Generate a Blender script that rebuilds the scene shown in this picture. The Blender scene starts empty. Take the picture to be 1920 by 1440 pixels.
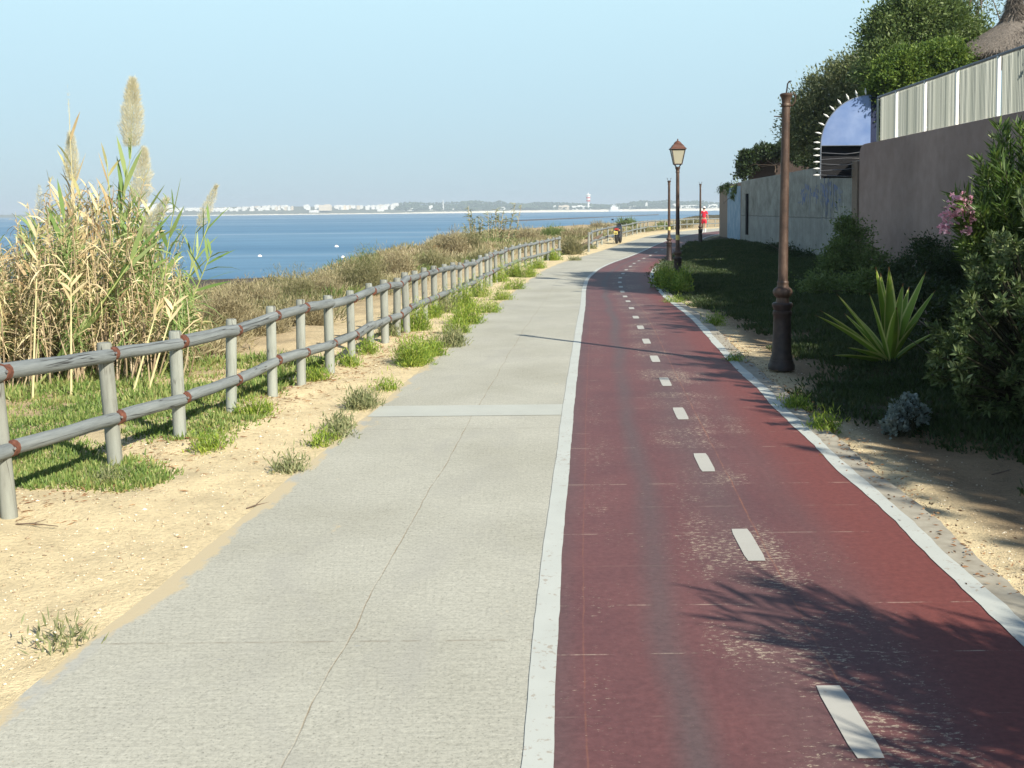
import bpy, math, random
import numpy as np
from mathutils import Vector, Matrix
random.seed(7)
RNG = np.random.default_rng(11)
sc = bpy.context.scene
R = math.radians

# ------------------------------------------------------------------ camera
EYE, F, PITCH, ROLL, PY = 1.65, 2000.0, R(4), -0.0100, 534.0
cam_d = bpy.data.cameras.new('camera'); cam = bpy.data.objects.new('camera', cam_d)
sc.collection.objects.link(cam); sc.camera = cam
cam_d.sensor_width = 36; cam_d.lens = 36 * F / 1920
cam_d.shift_y = (PY - 720) / 1920
cam_d.clip_start = 0.05; cam_d.clip_end = 40000
CM = Matrix.Rotation(math.pi / 2 - PITCH, 4, 'X') @ Matrix.Rotation(ROLL, 4, 'Z')
cam.matrix_world = Matrix.Translation((0, 0, EYE)) @ CM
CM3 = np.array(CM.to_3x3())

# ------------------------------------------------------------------ world, sun, exposure
SUN_EL, SUN_AZ = R(34.2), R(139.5)          # azimuth clockwise from +Y
w = bpy.data.worlds.new('World'); sc.world = w; w.use_nodes = True
nt = w.node_tree
sky = nt.nodes.new('ShaderNodeTexSky'); sky.sky_type = 'NISHITA'; sky.sun_disc = False
sky.sun_elevation = SUN_EL; sky.sun_rotation = SUN_AZ
sky.air_density = 1.0; sky.dust_density = 0.6; sky.ozone_density = 1.5
bg = nt.nodes['Background']; bg.inputs['Strength'].default_value = 0.085
# thin haze veil low in the sky, fading out towards the zenith
gen = nt.nodes.new('ShaderNodeTexCoord'); sepw = nt.nodes.new('ShaderNodeSeparateXYZ'); nt.links.new(gen.outputs['Generated'], sepw.inputs[0])
rmp = nt.nodes.new('ShaderNodeValToRGB'); rmp.color_ramp.elements[0].position = 0.0; rmp.color_ramp.elements[0].color = (.33, .462, .555, 1)
rmp.color_ramp.elements[1].position = .22; rmp.color_ramp.elements[1].color = (.49, .71, .785, 1); nt.links.new(sepw.outputs[2], rmp.inputs[0])
scl = nt.nodes.new('ShaderNodeVectorMath'); scl.operation = 'SCALE'; scl.inputs['Scale'].default_value = 11.2; nt.links.new(rmp.outputs[0], scl.inputs[0])
veil = nt.nodes.new('ShaderNodeMapRange'); veil.inputs[1].default_value = .22; veil.inputs[2].default_value = .50; veil.inputs[3].default_value = .86; veil.inputs[4].default_value = 0.0
nt.links.new(sepw.outputs[2], veil.inputs[0])
mxw = nt.nodes.new('ShaderNodeMix'); mxw.data_type = 'RGBA'; nt.links.new(veil.outputs[0], mxw.inputs[0]); nt.links.new(sky.outputs[0], mxw.inputs[6]); nt.links.new(scl.outputs[0], mxw.inputs[7])
nt.links.new(mxw.outputs[2], bg.inputs['Color'])
sun_d = bpy.data.lights.new('sun', 'SUN'); sun_d.energy = 5.0; sun_d.angle = R(0.53); sun_d.color = (1, 0.93, 0.80)
sun = bpy.data.objects.new('sun', sun_d); sc.collection.objects.link(sun)
sd = Vector((math.sin(SUN_AZ) * math.cos(SUN_EL), math.cos(SUN_AZ) * math.cos(SUN_EL), math.sin(SUN_EL)))
sun.rotation_euler = sd.to_track_quat('Z', 'Y').to_euler(); sun.location = (20, -20, 20)
sc.view_settings.view_transform = 'Standard'; sc.view_settings.look = 'None'
sc.view_settings.gamma = 1; sc.view_settings.use_curve_mapping = False
sc.view_settings.exposure = 0.55
sc.cycles.volume_bounces = 0; sc.cycles.max_bounces = 6; sc.cycles.transparent_max_bounces = 12
sc.cycles.use_denoising = True

# ------------------------------------------------------------------ geometry of the place
def ss(a, b, x):
    t = np.clip((np.asarray(x, float) - a) / (b - a), 0, 1); return t * t * (3 - 2 * t)
def hh(y): return -0.19 * ss(14, 24, y) * (1 - ss(38, 50, y))
def ray(px, py):
    d = CM3 @ np.array([(px - 960) / F, -(py - PY) / F, -1.0]); return d
def G(px, py, dz=0.0):
    d = ray(px, py); z = 0.0
    for _ in range(30):
        t = (z + dz - EYE) / d[2]; z = float(hh(d[1] * t)) * .5 + z * .5
    return np.array([d[0] * t, d[1] * t, z + dz])
def P(px, py, Y):
    d = ray(px, py); t = Y / d[1]; return np.array([d[0] * t, Y, EYE + d[2] * t])
def M(px, py, Y):
    p = P(px, py, Y); return (float(p[0]), float(p[1]), float(p[2]))

def curve(pts):
    a = np.array([G(*p)[:2] for p in pts]); a = a[np.argsort(a[:, 1])]
    X, Y = a[:, 0], a[:, 1]
    s0 = (X[2] - X[0]) / (Y[2] - Y[0]); s1 = (X[-1] - X[-3]) / (Y[-1] - Y[-3])
    X = np.concatenate([[X[0] - s0 * 15], X, [X[-1] + s1 * 50]]); Y = np.concatenate([[Y[0] - 15], Y, [Y[-1] + 50]])
    def f(y):
        y = np.asarray(y, float); r = 0; n = 0
        wd = 0.10 * np.maximum(1, np.abs(y)) * .35
        for k in (-1, -.5, 0, .5, 1):
            r = r + np.interp(y + k * wd, Y, X); n += 1
        return r / n
    return f
CLf = curve([(0, 1335), (150, 1215), (300, 1100), (460, 965), (600, 850), (705, 765), (780, 700), (850, 637), (905, 587), (955, 552),
             (982, 532), (1017, 507), (1057, 490), (1104, 476.7), (1140, 466.5), (1180, 453), (1216, 442), (1249, 437), (1279, 433.5), (1306, 431), (1348, 427.7)])
Wf = curve([(978, 1440), (1000, 1190), (1022, 1000), (1040, 880), (1055, 765), (1067, 690), (1079, 620), (1088, 575), (1091, 542), (1098, 522),
            (1119, 504), (1148, 491), (1180, 480), (1203, 471), (1230, 458.4), (1252, 449.5), (1277, 443), (1306, 437.7), (1346, 433)])
RIf = curve([(1920, 1212), (1760, 1060), (1710, 1010), (1665, 965), (1615, 920), (1560, 872), (1500, 810), (1440, 754), (1425, 732), (1377, 690),
             (1322, 627), (1295, 597), (1260, 570), (1237, 550), (1221, 527), (1218, 515), (1224, 502.5), (1240, 491), (1262, 478), (1290, 462), (1317, 448.5), (1339, 443)])
_RI = RIf
def RIf(y): return np.where(np.asarray(y) > 50, Wf(y) + 1.66, _RI(y))
def KOf(y): return RIf(y) + 0.25
EY = np.array([-20, 10, 20, 27, 33, 40, 64, 102, 150, 216, 330.]); EXX = np.array([-10.5, -10, -9.2, -7.8, -6.2, -5.9, -4.7, -.5, 13, 35, 90.])
def bank(y): return np.interp(y, EY, EXX)
def vnoise(x, y, s=1.0, seed=0):
    x = np.asarray(x, float) / s + seed * 17.3; y = np.asarray(y, float) / s + seed * 5.1
    return (np.sin(x * 1.7 + 2 * np.sin(y * .9 + seed)) + np.sin(y * 1.9 + 1.6 * np.sin(x * 1.1 + seed * 2)) + np.sin((x + y) * 1.3 + 1.2 * np.sin((x - y) * 1.7))) / 3
SEA = -5.0
def T(x, y):
    x = np.asarray(x, float); y = np.asarray(y, float)
    b = hh(y) - 0.035
    dl = CLf(y) - x; dr = x - KOf(y)
    away = ss(0.05, .9, np.maximum(dl, dr))
    z = b + .027 * ss(-.30, -.10, dl) + away * (0.035 * vnoise(x, y, .9, 1) + 0.03 * vnoise(x, y, .25, 2))
    z = z - 0.28 * ss(2.2, 7, dl)
    z = z + ss(.3, 2.5, dr) * (.10 + .06 * vnoise(x, y, 1.5, 4)) + .15 * ss(3, 8, dr)
    d = bank(y) + 1.2 * vnoise(y, x * .3, 4, 3) - x
    shelf = -4.72 - 0.75 * ss(85, 142, y) - .9 * ss(135, 160, y) + .07 * vnoise(x, y, 2.2, 5)
    z = z * (1 - ss(0, 6.5, d)) + shelf * ss(0, 6.5, d)
    return z

# ------------------------------------------------------------------ materials
def mat(name):
    m = bpy.data.materials.new(name); m.use_nodes = True
    return m, m.node_tree, m.node_tree.nodes['Principled BSDF']
class N:
    """tiny node helper"""
    def __init__(s, name):
        s.m, s.t, s.b = mat(name); s.m_ = s.m
        s.co = s.t.nodes.new('ShaderNodeTexCoord')
    def new(s, k, **kw):
        n = s.t.nodes.new(k)
        for a, v in kw.items(): setattr(n, a, v)
        return n
    def ln(s, a, b): s.t.links.new(a, b)
    def mapping(s, scale=(1, 1, 1), src='Object'):
        mp = s.new('ShaderNodeMapping'); mp.inputs['Scale'].default_value = scale; s.ln(s.co.outputs[src], mp.inputs[0]); return mp.outputs[0]
    def noise(s, scale, vec=None, detail=3, rough=.55, dist=0):
        n = s.new('ShaderNodeTexNoise'); n.inputs['Scale'].default_value = scale; n.inputs['Detail'].default_value = detail
        n.inputs['Roughness'].default_value = rough; n.inputs['Distortion'].default_value = dist
        s.ln(vec if vec is not None else s.co.outputs['Object'], n.inputs['Vector']); return n.outputs['Fac']
    def ramp(s, fac, stops, interp='LINEAR'):
        r = s.new('ShaderNodeValToRGB'); cr = r.color_ramp; cr.interpolation = interp
        while len(cr.elements) > 1: cr.elements.remove(cr.elements[-1])
        for i, (p, c) in enumerate(stops):
            e = cr.elements[0] if i == 0 else cr.elements.new(p)
            e.position = p; c = c if isinstance(c, (tuple, list)) else (c, c, c); e.color = (*c[:3], 1)
        s.ln(fac, r.inputs[0]); return r.outputs[0]
    def mix(s, fac, a, b, blend='MIX'):
        n = s.new('ShaderNodeMix', data_type='RGBA', blend_type=blend)
        for v, i in ((fac, 0), (a, 6), (b, 7)):
            if isinstance(v, (int, float)): n.inputs[i].default_value = v if i == 0 else (v, v, v, 1)
            elif isinstance(v, tuple): n.inputs[i].default_value = (*v[:3], 1)
            else: s.ln(v, n.inputs[i])
        return n.outputs[2]
    def math(s, op, a, b=None, c=None):
        n = s.new('ShaderNodeMath', operation=op)
        for i, v in enumerate((a, b, c)):
            if v is None: continue
            if isinstance(v, (int, float)): n.inputs[i].default_value = v
            else: s.ln(v, n.inputs[i])
        return n.outputs[0]
    def band(s, x, c, wd, soft):
        """1 near x=c within half width wd"""
        d = s.math('ABSOLUTE', s.math('SUBTRACT', x, c))
        n = s.new('ShaderNodeMapRange'); n.inputs[1].default_value = wd; n.inputs[2].default_value = wd + soft
        n.inputs[3].default_value = 1; n.inputs[4].default_value = 0; s.ln(d, n.inputs[0]); return n.outputs[0]
    def color(s, c):
        if isinstance(c, tuple): s.b.inputs['Base Color'].default_value = (*c, 1)
        else: s.ln(c, s.b.inputs['Base Color'])
    def rough(s, v, spec=None):
        if isinstance(v, (int, float)): s.b.inputs['Roughness'].default_value = v
        else: s.ln(v, s.b.inputs['Roughness'])
        if spec is not None: s.b.inputs['Specular IOR Level'].default_value = spec
    def bump(s, h, strength=.3, dist=.01):
        b = s.new('ShaderNodeBump'); b.inputs['Strength'].default_value = strength; b.inputs['Distance'].default_value = dist
        s.ln(h, b.inputs['Height']); s.ln(b.outputs[0], s.b.inputs['Normal'])
    def metal(s, v): s.b.inputs['Metallic'].default_value = v

def leafmat(name, cols, trans=.35, rough=.5, nscale=1.5, spec=.3, tint=None):
    """cols: list of colours picked per leaf; a slow noise shifts the pick so that clumps differ"""
    n = N(name); g = n.new('ShaderNodeNewGeometry')
    ns = n.noise(nscale, detail=2)
    f = n.math('ADD', n.math('MULTIPLY', g.outputs['Random Per Island'], .65), n.math('MULTIPLY', n.math('SUBTRACT', ns, .32), .95))
    c = n.ramp(f, [(i / max(1, len(cols) - 1), k) for i, k in enumerate(cols)])
    n.color(c); n.rough(rough, spec)
    tr = n.new('ShaderNodeBsdfTranslucent'); n.ln(n.mix(.35, c, (.25, .35, .02), 'MIX') if tint is None else n.mix(.35, c, tint), tr.inputs[0])
    mx = n.new('ShaderNodeMixShader'); mx.inputs[0].default_value = trans
    n.ln(n.b.outputs[0], mx.inputs[1]); n.ln(tr.outputs[0], mx.inputs[2])
    n.ln(mx.outputs[0], n.t.nodes['Material Output'].inputs[0]); return n.m

def plain(name, c, rough=.6, metal=0, var=.12, scale=8, bump=0):
    n = N(name); f = n.noise(scale, detail=5)
    lo = tuple(v * (1 - var) for v in c); hi = tuple(min(1, v * (1 + var)) for v in c)
    n.color(n.ramp(f, [(.3, lo), (.7, hi)])); n.rough(rough); n.metal(metal)
    if bump: n.bump(f, bump, .01)
    return n.m

MT = {}
# concrete footpath; UV: u = metres from the lane line, v = metres along the path
n = N('concrete'); uv = n.co.outputs['UV']; sp = n.new('ShaderNodeSeparateXYZ'); n.ln(uv, sp.inputs[0]); u, v = sp.outputs[0], sp.outputs[1]
brush = n.noise(7, n.mapping((1.0, 9, 1), 'UV'), 5, .7)
big = n.noise(.8, n.mapping((1, 1, 1), 'UV'), 4); speck = n.noise(95, uv, 2, .6); grit = n.noise(48, uv, 4, .75)
c = n.ramp(big, [(.26, (.395, .388, .32)), (.5, (.46, .455, .385)), (.74, (.51, .505, .43))])
c = n.mix(.4, c, n.ramp(brush, [(.33, .70), (.6, 1.08)]), 'MULTIPLY')
c = n.mix(.6, c, n.ramp(grit, [(.36, .70), (.5, 1), (.64, 1.16)]), 'MULTIPLY')
c = n.mix(.9, c, n.ramp(speck, [(.30, .55), (.42, 1), (.62, 1), (.72, 1.25)]), 'MULTIPLY')
stain = n.ramp(n.noise(1.6, n.mapping((1, .5, 1), 'UV'), 4, .6, 1), [(.52, 0.), (.68, 1.)])
c = n.mix(n.math('MULTIPLY', stain, .35), c, (.36, .355, .32))
wob = n.math('MULTIPLY', n.math('SUBTRACT', n.noise(1.1, uv, 5), .5), .07)
crack = n.band(n.math('ADD', u, wob), -.72, .0008, .0035)
c = n.mix(n.math('MULTIPLY', n.math('MULTIPLY', crack, .75), n.ramp(n.noise(4, uv, 4), [(.35, .25), (.6, 1.)])), c, (.25, .18, .10))
jv = n.math('PINGPONG', n.math('ADD', v, n.math('MULTIPLY', wob, .25)), 2.0)
jm = n.math('MULTIPLY', n.band(jv, 0, .004, .006), n.ramp(n.noise(9, uv, 3), [(.4, 0.), (.55, 1.)]))
c = n.mix(n.math('MULTIPLY', jm, .5), c, (.25, .22, .17))
chip = n.ramp(n.noise(17, uv, 3, .6), [(.70, 0.), (.74, 1.)])
c = n.mix(n.math('MULTIPLY', chip, .6), c, (.33, .34, .33))
edge = n.new('ShaderNodeAttribute'); edge.attribute_name = 'edge'
em = n.ramp(n.math('ADD', edge.outputs['Fac'], n.math('MULTIPLY', n.math('SUBTRACT', n.noise(3, uv, 3), .5), .5)), [(.45, 0.), (.62, 1.)])
c = n.mix(n.math('MULTIPLY', em, .5), c, (.42, .425, .395))
drift = n.ramp(n.math('ADD', n.math('MULTIPLY', edge.outputs['Fac'], .30), n.noise(2.6, n.mapping((1.5, .6, 1), 'UV'), 6, .72)), [(.66, 0.), (.74, .9)])
c = n.mix(drift, c, (.56, .47, .30))
crumb = n.ramp(n.noise(34, uv, 3, .7), [(.69, 0.), (.72, .7)]); c = n.mix(n.math('MULTIPLY', crumb, n.ramp(n.noise(.9, uv, 3), [(.45, 0.), (.6, 1.)])), c, (.55, .46, .30))
n.color(c); n.rough(.85, .25)
n.bump(n.math('ADD', n.math('MULTIPLY', grit, .6), n.math('ADD', n.math('MULTIPLY', brush, .5), n.math('MULTIPLY', crack, -.3))), .5, .006); MT['concrete'] = n.m

# red bike lane
n = N('red_paint'); uv = n.co.outputs['UV']; sp = n.new('ShaderNodeSeparateXYZ'); n.ln(uv, sp.inputs[0]); u, v = sp.outputs[0], sp.outputs[1]
wv = n.math('MULTIPLY', n.math('SUBTRACT', n.noise(.35, uv, 3), .5), .28); uw = n.math('ADD', u, wv)
c = n.ramp(n.noise(1.3, uv, 5, .6), [(.3, (.130, .058, .060)), (.7, (.175, .075, .073))])
fresh = n.ramp(n.math('ADD', uw, n.math('MULTIPLY', n.noise(3, uv, 4), .2)), [(0, 0.), (1., 1.)])
frn = n.new('ShaderNodeMapRange'); frn.inputs[1].default_value = 1.15; frn.inputs[2].default_value = 1.6; n.ln(uw, frn.inputs[0])
c = n.mix(frn.outputs[0], c, (.188, .058, .050))
grey = (.112, .088, .088)
for cc, wd, sf, k in ((.54, .015, .09, .75), (.06, .02, .12, .6), (.93, .03, .2, .5), (1.32, .01, .15, .25)):
    c = n.mix(n.math('MULTIPLY', n.math('MULTIPLY', n.band(uw, cc, wd, sf), k), n.ramp(n.noise(1.2, n.mapping((1, .3, 1), 'UV'), 3), [(.25, .35), (.6, 1.)])), c, grey)
c = n.mix(.75, c, n.ramp(n.noise(30, uv, 4, .7), [(.3, .72), (.68, 1.2)]), 'MULTIPLY')
# worn spots
lanes = n.math('ADD', n.band(uw, .82, .06, .34), n.math('ADD', n.math('MULTIPLY', n.band(uw, .28, .04, .25), .75), n.math('ADD', n.math('MULTIPLY', n.band(u, 1.25, .10, .25), .9), .10)))
patch = n.ramp(n.noise(1.1, uv, 3, .6), [(.34, .15), (.58, 1.)])
wm = n.math('MULTIPLY', n.math('MULTIPLY', lanes, patch), 1.0)
sp1 = n.noise(46, n.mapping((.6, 1.3, 1), 'UV'), 7, .78)
thr = n.math('SUBTRACT', n.math('ADD', sp1, n.math('MULTIPLY', wm, .150)), .695)
mk = n.ramp(n.math('MULTIPLY', thr, 12), [(0, 0.), (.5, 1.)])
c = n.mix(n.math('MULTIPLY', mk, .85), c, (.48, .40, .30))
# transverse joints
wb = n.math('MULTIPLY', n.math('SUBTRACT', n.noise(2, uv, 4), .5), .02)
jt = n.band(n.math('PINGPONG', n.math('ADD', n.math('ADD', v, wb), .06), .245), 0, .0015, .004)
jb = n.ramp(n.noise(5, n.mapping((1, .8, 1), 'UV'), 5, .75), [(.48, 0.), (.60, 1.)])
jr = n.ramp(n.noise(1.7, n.mapping((0, 1, 1), 'UV'), 2), [(.40, .15), (.58, 1.)])
c = n.mix(n.math('MULTIPLY', n.math('MULTIPLY', jt, jr), n.math('MULTIPLY', jb, .75)), c, (.60, .50, .38))
lw = n.math('ADD', u, n.math('MULTIPLY', n.math('SUBTRACT', n.noise(4, uv, 3), .5), .02))
ll = n.math('ADD', n.band(lw, 1.08, .001, .005), n.math('MULTIPLY', n.band(lw, .195, .0008, .004), .55))
c = n.mix(n.math('MULTIPLY', n.math('MULTIPLY', ll, .55), n.ramp(n.noise(5, uv, 4), [(.35, .2), (.6, 1.)])), c, (.36, .15, .08))
n.color(c); n.rough(.62, .35); n.bump(n.noise(60, uv, 3), .25, .004); MT['red'] = n.m

def paint(name, base, wear):
    n = N(name); f = n.noise(26, detail=5, rough=.7); c = n.ramp(n.noise(3, detail=4), [(.3, tuple(k * .9 for k in base)), (.7, base)])
    c = n.mix(n.ramp(n.math('ADD', f, n.math('MULTIPLY', n.noise(2.0, detail=3), .35)), [(wear, 0.), (wear + .05, 1.)]), c, (.40, .36, .30)); n.color(c)
    n.rough(.6); n.bump(f, .2, .003); return n.m
MT['white_line'] = paint('white_line_paint', (.55, .575, .53), .78)
MT['dash'] = paint('dash_paint', (.50, .49, .44), .83)
MT['band'] = paint('band_paint', (.52, .535, .475), .84)
n = N('kerb_concrete'); c = n.ramp(n.noise(12, detail=5), [(.3, (.30, .27, .21)), (.7, (.44, .41, .33))]); n.color(c); n.rough(.9); MT['kerb'] = n.m

# ground
n = N('soil'); a = n.new('ShaderNodeAttribute'); a.attribute_name = 'soil'
g1 = n.noise(4, detail=5, rough=.6); g2 = n.noise(38, detail=4, rough=.75); g3 = n.noise(130, detail=2)
c = n.mix(.9, a.outputs['Color'], n.ramp(g1, [(.3, .80), (.7, 1.12)]), 'MULTIPLY')
c = n.mix(.9, c, n.ramp(g2, [(.30, .66), (.45, .98), (.7, 1.18)]), 'MULTIPLY')
c = n.mix(n.ramp(g3, [(.66, 0.), (.72, .6)]), c, (.70, .64, .52)); c = n.mix(n.ramp(g3, [(.27, .5), (.34, 0.)]), c, (.20, .13, .07))
n.color(c); n.rough(.95, .1); n.bump(n.math('ADD', n.math('MULTIPLY', g2, .7), n.math('MULTIPLY', g3, .3)), .8, .02); MT['soil'] = n.m

# sea
n = N('sea_water'); st = n.noise(.0035, n.mapping((.32, 1.6, 1)), 4, .6); rp = n.noise(.10, n.mapping((.5, 1.6, 1)), 6, .7)
rp2 = n.noise(.02, n.mapping((.25, 1.4, 1)), 5, .65)
c = n.ramp(n.math('ADD', n.math('MULTIPLY', st, .7), n.math('MULTIPLY', rp2, .3)), [(.43, (.085, .20, .325)), (.52, (.125, .25, .375)), (.60, (.22, .33, .44))])
c = n.mix(.5, c, n.ramp(rp, [(.3, .72), (.7, 1.25)]), 'MULTIPLY')
n.color(c); n.rough(.55, .18); n.bump(rp, .4, .3); MT['sea'] = n.m

# wood
n = N('weathered_wood'); g = n.new('ShaderNodeNewGeometry')
oi = n.new('ShaderNodeObjectInfo'); gr = n.noise(14, n.mapping((1, 1, .12)), 6, .7); gr2 = n.noise(3, detail=3)
c = n.ramp(gr, [(.25, (.17, .175, .155)), (.45, (.285, .30, .27)), (.75, (.37, .395, .36))])
c = n.mix(.35, c, n.ramp(oi.outputs['Random'], [(0, (.62, .58, .52)), (.5, (.95, .95, .92)), (1, (1.15, 1.18, 1.12))]), 'MULTIPLY')
split = n.band(n.noise(4.5, n.mapping((1.6, 1.6, .10)), 3, .5), .5, .002, .006)
c = n.mix(n.math('MULTIPLY', split, n.ramp(n.noise(2.2, detail=2), [(.42, 0.), (.52, .9)])), c, (.05, .045, .04))
c = n.mix(n.ramp(gr2, [(.58, 0.), (.75, .45)]), c, (.26, .20, .15)); n.color(c); n.rough(.85, .2); n.bump(gr, .45, .008); MT['post_wood'] = n.m
n = N('weathered_rail_wood'); oi = n.new('ShaderNodeObjectInfo'); uvv = n.mapping((1, 1, 1), 'UV')
gr = n.noise(18, n.mapping((1.0, .09, 1), 'UV'), 6, .75); ck = n.noise(2.2, n.mapping((5, .22, 1), 'UV'), 3, .5, .2)
c = n.ramp(gr, [(.25, (.10, .112, .115)), (.5, (.20, .225, .23)), (.8, (.30, .33, .33))])
cm = n.band(ck, .5, .001, .012)
c = n.mix(n.math('MULTIPLY', cm, n.ramp(n.noise(1.3, detail=2), [(.42, 0.), (.5, .9)])), c, (.03, .03, .03)); n.color(c); n.rough(.85, .2); n.bump(gr, .45, .008); MT['rail_wood'] = n.m
n = N('rust'); c = n.ramp(n.noise(40, detail=4), [(.3, (.075, .028, .018)), (.7, (.20, .075, .045))]); n.color(c); n.rough(.85); MT['rust'] = n.m
n = N('old_iron'); c = n.ramp(n.noise(9, n.mapping((1, 1, .5)), 6, .7), [(.28, (.035, .026, .022)), (.48, (.085, .052, .038)), (.62, (.13, .085, .062)), (.75, (.20, .16, .11))]); n.color(c); n.rough(.55); n.metal(.25); n.bump(n.noise(60, detail=3), .3, .004); MT['iron'] = n.m
n = N('dark_iron'); c = n.ramp(n.noise(14, detail=5), [(.3, (.022, .016, .016)), (.7, (.06, .04, .035))]); n.color(c); n.rough(.5); n.metal(.2); MT['dark_iron'] = n.m
n = N('copper_roof'); c = n.ramp(n.noise(14, detail=5), [(.3, (.075, .032, .022)), (.7, (.15, .062, .038))]); n.color(c); n.rough(.6); MT['lantern_roof'] = n.m
n = N('milk_glass'); n.color((.60, .56, .42)); n.rough(.25); n.b.inputs['Transmission Weight'].default_value = .25; MT['glass'] = n.m
MT['yellow'] = plain('yellow_sticker', (.75, .62, .18), .5)
# walls
n = N('mauve_render'); f = n.noise(3, detail=5); c = n.ramp(f, [(.3, (.37, .265, .225)), (.7, (.43, .315, .27))]); c = n.mix(.4, c, n.ramp(n.noise(.9, n.mapping((1.4, 1.4, .4)), 6, .7), [(.32, .75), (.62, 1.06)]), 'MULTIPLY'); c = n.mix(.8, c, n.ramp(n.noise(.35, detail=6, rough=.65), [(.35, .82), (.6, 1.06)]), 'MULTIPLY'); n.color(c); n.rough(.95, .1); n.bump(n.noise(45, detail=4), .4, .01); MT['mauve'] = n.m
n = N('cast_concrete'); c = n.ramp(n.noise(1.1, n.mapping((1, 1, 1.6)), 6, .7), [(.28, (.22, .215, .185)), (.7, (.45, .44, .39))])
c = n.mix(.6, c, n.ramp(n.noise(2.4, n.mapping((4, 4, .25)), 5, .7), [(.35, .62), (.6, 1.05)]), 'MULTIPLY')
sz = n.new('ShaderNodeSeparateXYZ'); n.ln(n.co.outputs['Object'], sz.inputs[0])
zz = n.math('ADD', sz.outputs[2], n.math('MULTIPLY', n.math('SUBTRACT', n.noise(2, detail=3), .5), .08))
c = n.mix(n.math('MULTIPLY', n.band(zz, 1.28, .008, .02), .7), c, (.09, .08, .07))
low = n.new('ShaderNodeMapRange'); low.inputs[1].default_value = 1.30; low.inputs[2].default_value = 1.26; n.ln(zz, low.inputs[0]); c = n.mix(n.math('MULTIPLY', low.outputs[0], .35), c, (.33, .33, .32))
n.color(c); n.rough(.9, .15); n.bump(n.noise(14, detail=5), .4, .02); MT['wallc'] = n.m
n = N('blue_graffiti'); a = n.noise(2.2, n.mapping((1, 1, 1)), 6, .75, .8)
c = n.mix(n.ramp(a, [(.45, 0.), (.56, .85)]), (.30, .30, .28), (.12, .165, .34)); n.color(c); n.rough(.9); MT['graffiti'] = n.m
n = N('pale_blue_wash'); a = n.noise(3.5, n.mapping((2.5, 2.5, .45)), 5, .7)
c = n.ramp(a, [(.32, (.08, .16, .28)), (.48, (.24, .36, .46)), (.66, (.46, .53, .58))]); n.color(c); n.rough(.9); MT['wash'] = n.m
MT['brown_render'] = plain('brown_render', (.26, .19, .14), .9, bump=.3)
MT['hut'] = plain('dark_brown_boards', (.055, .038, .032), .9, bump=.3)
MT['white_metal'] = plain('white_metal', (.78, .78, .74), .45, var=.04)
MT['rail_grey'] = plain('blue_grey_metal', (.17, .19, .22), .5)
n = N('cream_slats'); g = n.new('ShaderNodeNewGeometry'); c = n.ramp(g.outputs['Random Per Island'], [(0, (.24, .265, .23)), (1, (.42, .44, .39))]); n.color(c); n.rough(.6); MT['slat'] = n.m
n = N('blue_sheet'); c = n.ramp(n.noise(1.5, detail=3), [(.3, (.12, .20, .41)), (.7, (.24, .32, .52))]); n.color(c); n.rough(.35); n.metal(.15); MT['blue_sheet'] = n.m
MT['blue_shaded'] = plain('shaded_blue_paint', (.010, .018, .06), .8)  # guard blue with the shadow on its side put into the colour
MT['black'] = plain('flat_black', (.007, .007, .009), .95)
n = N('thatch'); c = n.ramp(n.noise(16, n.mapping((1, 1, .3)), 6, .75), [(.28, (.10, .085, .07)), (.5, (.25, .215, .18)), (.75, (.40, .36, .31))]); n.color(c); n.rough(.95, .05); n.bump(n.noise(30, n.mapping((1, 1, .25)), 5, .8), 1, .05); MT['thatch'] = n.m
MT['twigs'] = plain('green_brown_twigs', (.05, .05, .025), .8)
MT['bark'] = plain('bark', (.14, .10, .07), .9, bump=.5, scale=12)
MT['buoy'] = plain('buoy_white', (.85, .85, .85), .4, var=.02)
MT['town'] = plain('town_white', (.85, .84, .80), .8, var=.05, scale=.05)
MT['town_cream'] = plain('town_cream', (.72, .62, .48), .8, var=.05, scale=.05)
MT['town_roof'] = plain('town_roof', (.48, .30, .22), .8, var=.05, scale=.05)
MT['pane'] = plain('dark_pane', (.12, .15, .18), .3, scale=.05)
MT['red_mark'] = plain('tower_red', (.65, .10, .07), .6)
MT['far_soil'] = plain('far_soil', (.13, .14, .08), .95, scale=.02, var=.3)
MT['far_sand'] = plain('far_sand', (.78, .72, .58), .9, scale=.02)
MT['rock'] = plain('dark_rock', (.06, .05, .045), .95, var=.4, scale=1.2, bump=.5)
MT['pale_rock'] = plain('pale_rock', (.55, .50, .42), .95, var=.2, scale=3, bump=.5)
MT['orange_earth'] = plain('orange_earth', (.42, .23, .10), .95, var=.25, scale=3, bump=.4)
MT['skin'] = plain('skin', (.48, .25, .16), .6, var=.05)
MT['red_cloth'] = plain('red_cloth', (.62, .02, .045), .8, var=.1)
MT['white_cloth'] = plain('white_cloth', (.80, .78, .78), .8, var=.03)
MT['hair'] = plain('dark_hair', (.04, .03, .02), .7)
MT['rubber'] = plain('rubber', (.02, .02, .02), .7)
MT['chrome'] = plain('worn_chrome', (.5, .5, .5), .3, .8)
MT['tail_red'] = plain('tail_light_red', (.40, .03, .02), .3)
MT['bike_black'] = plain('black_paint', (.025, .025, .03), .35)
MT['seat_grey'] = plain('dark_vinyl', (.04, .04, .045), .6)
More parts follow.
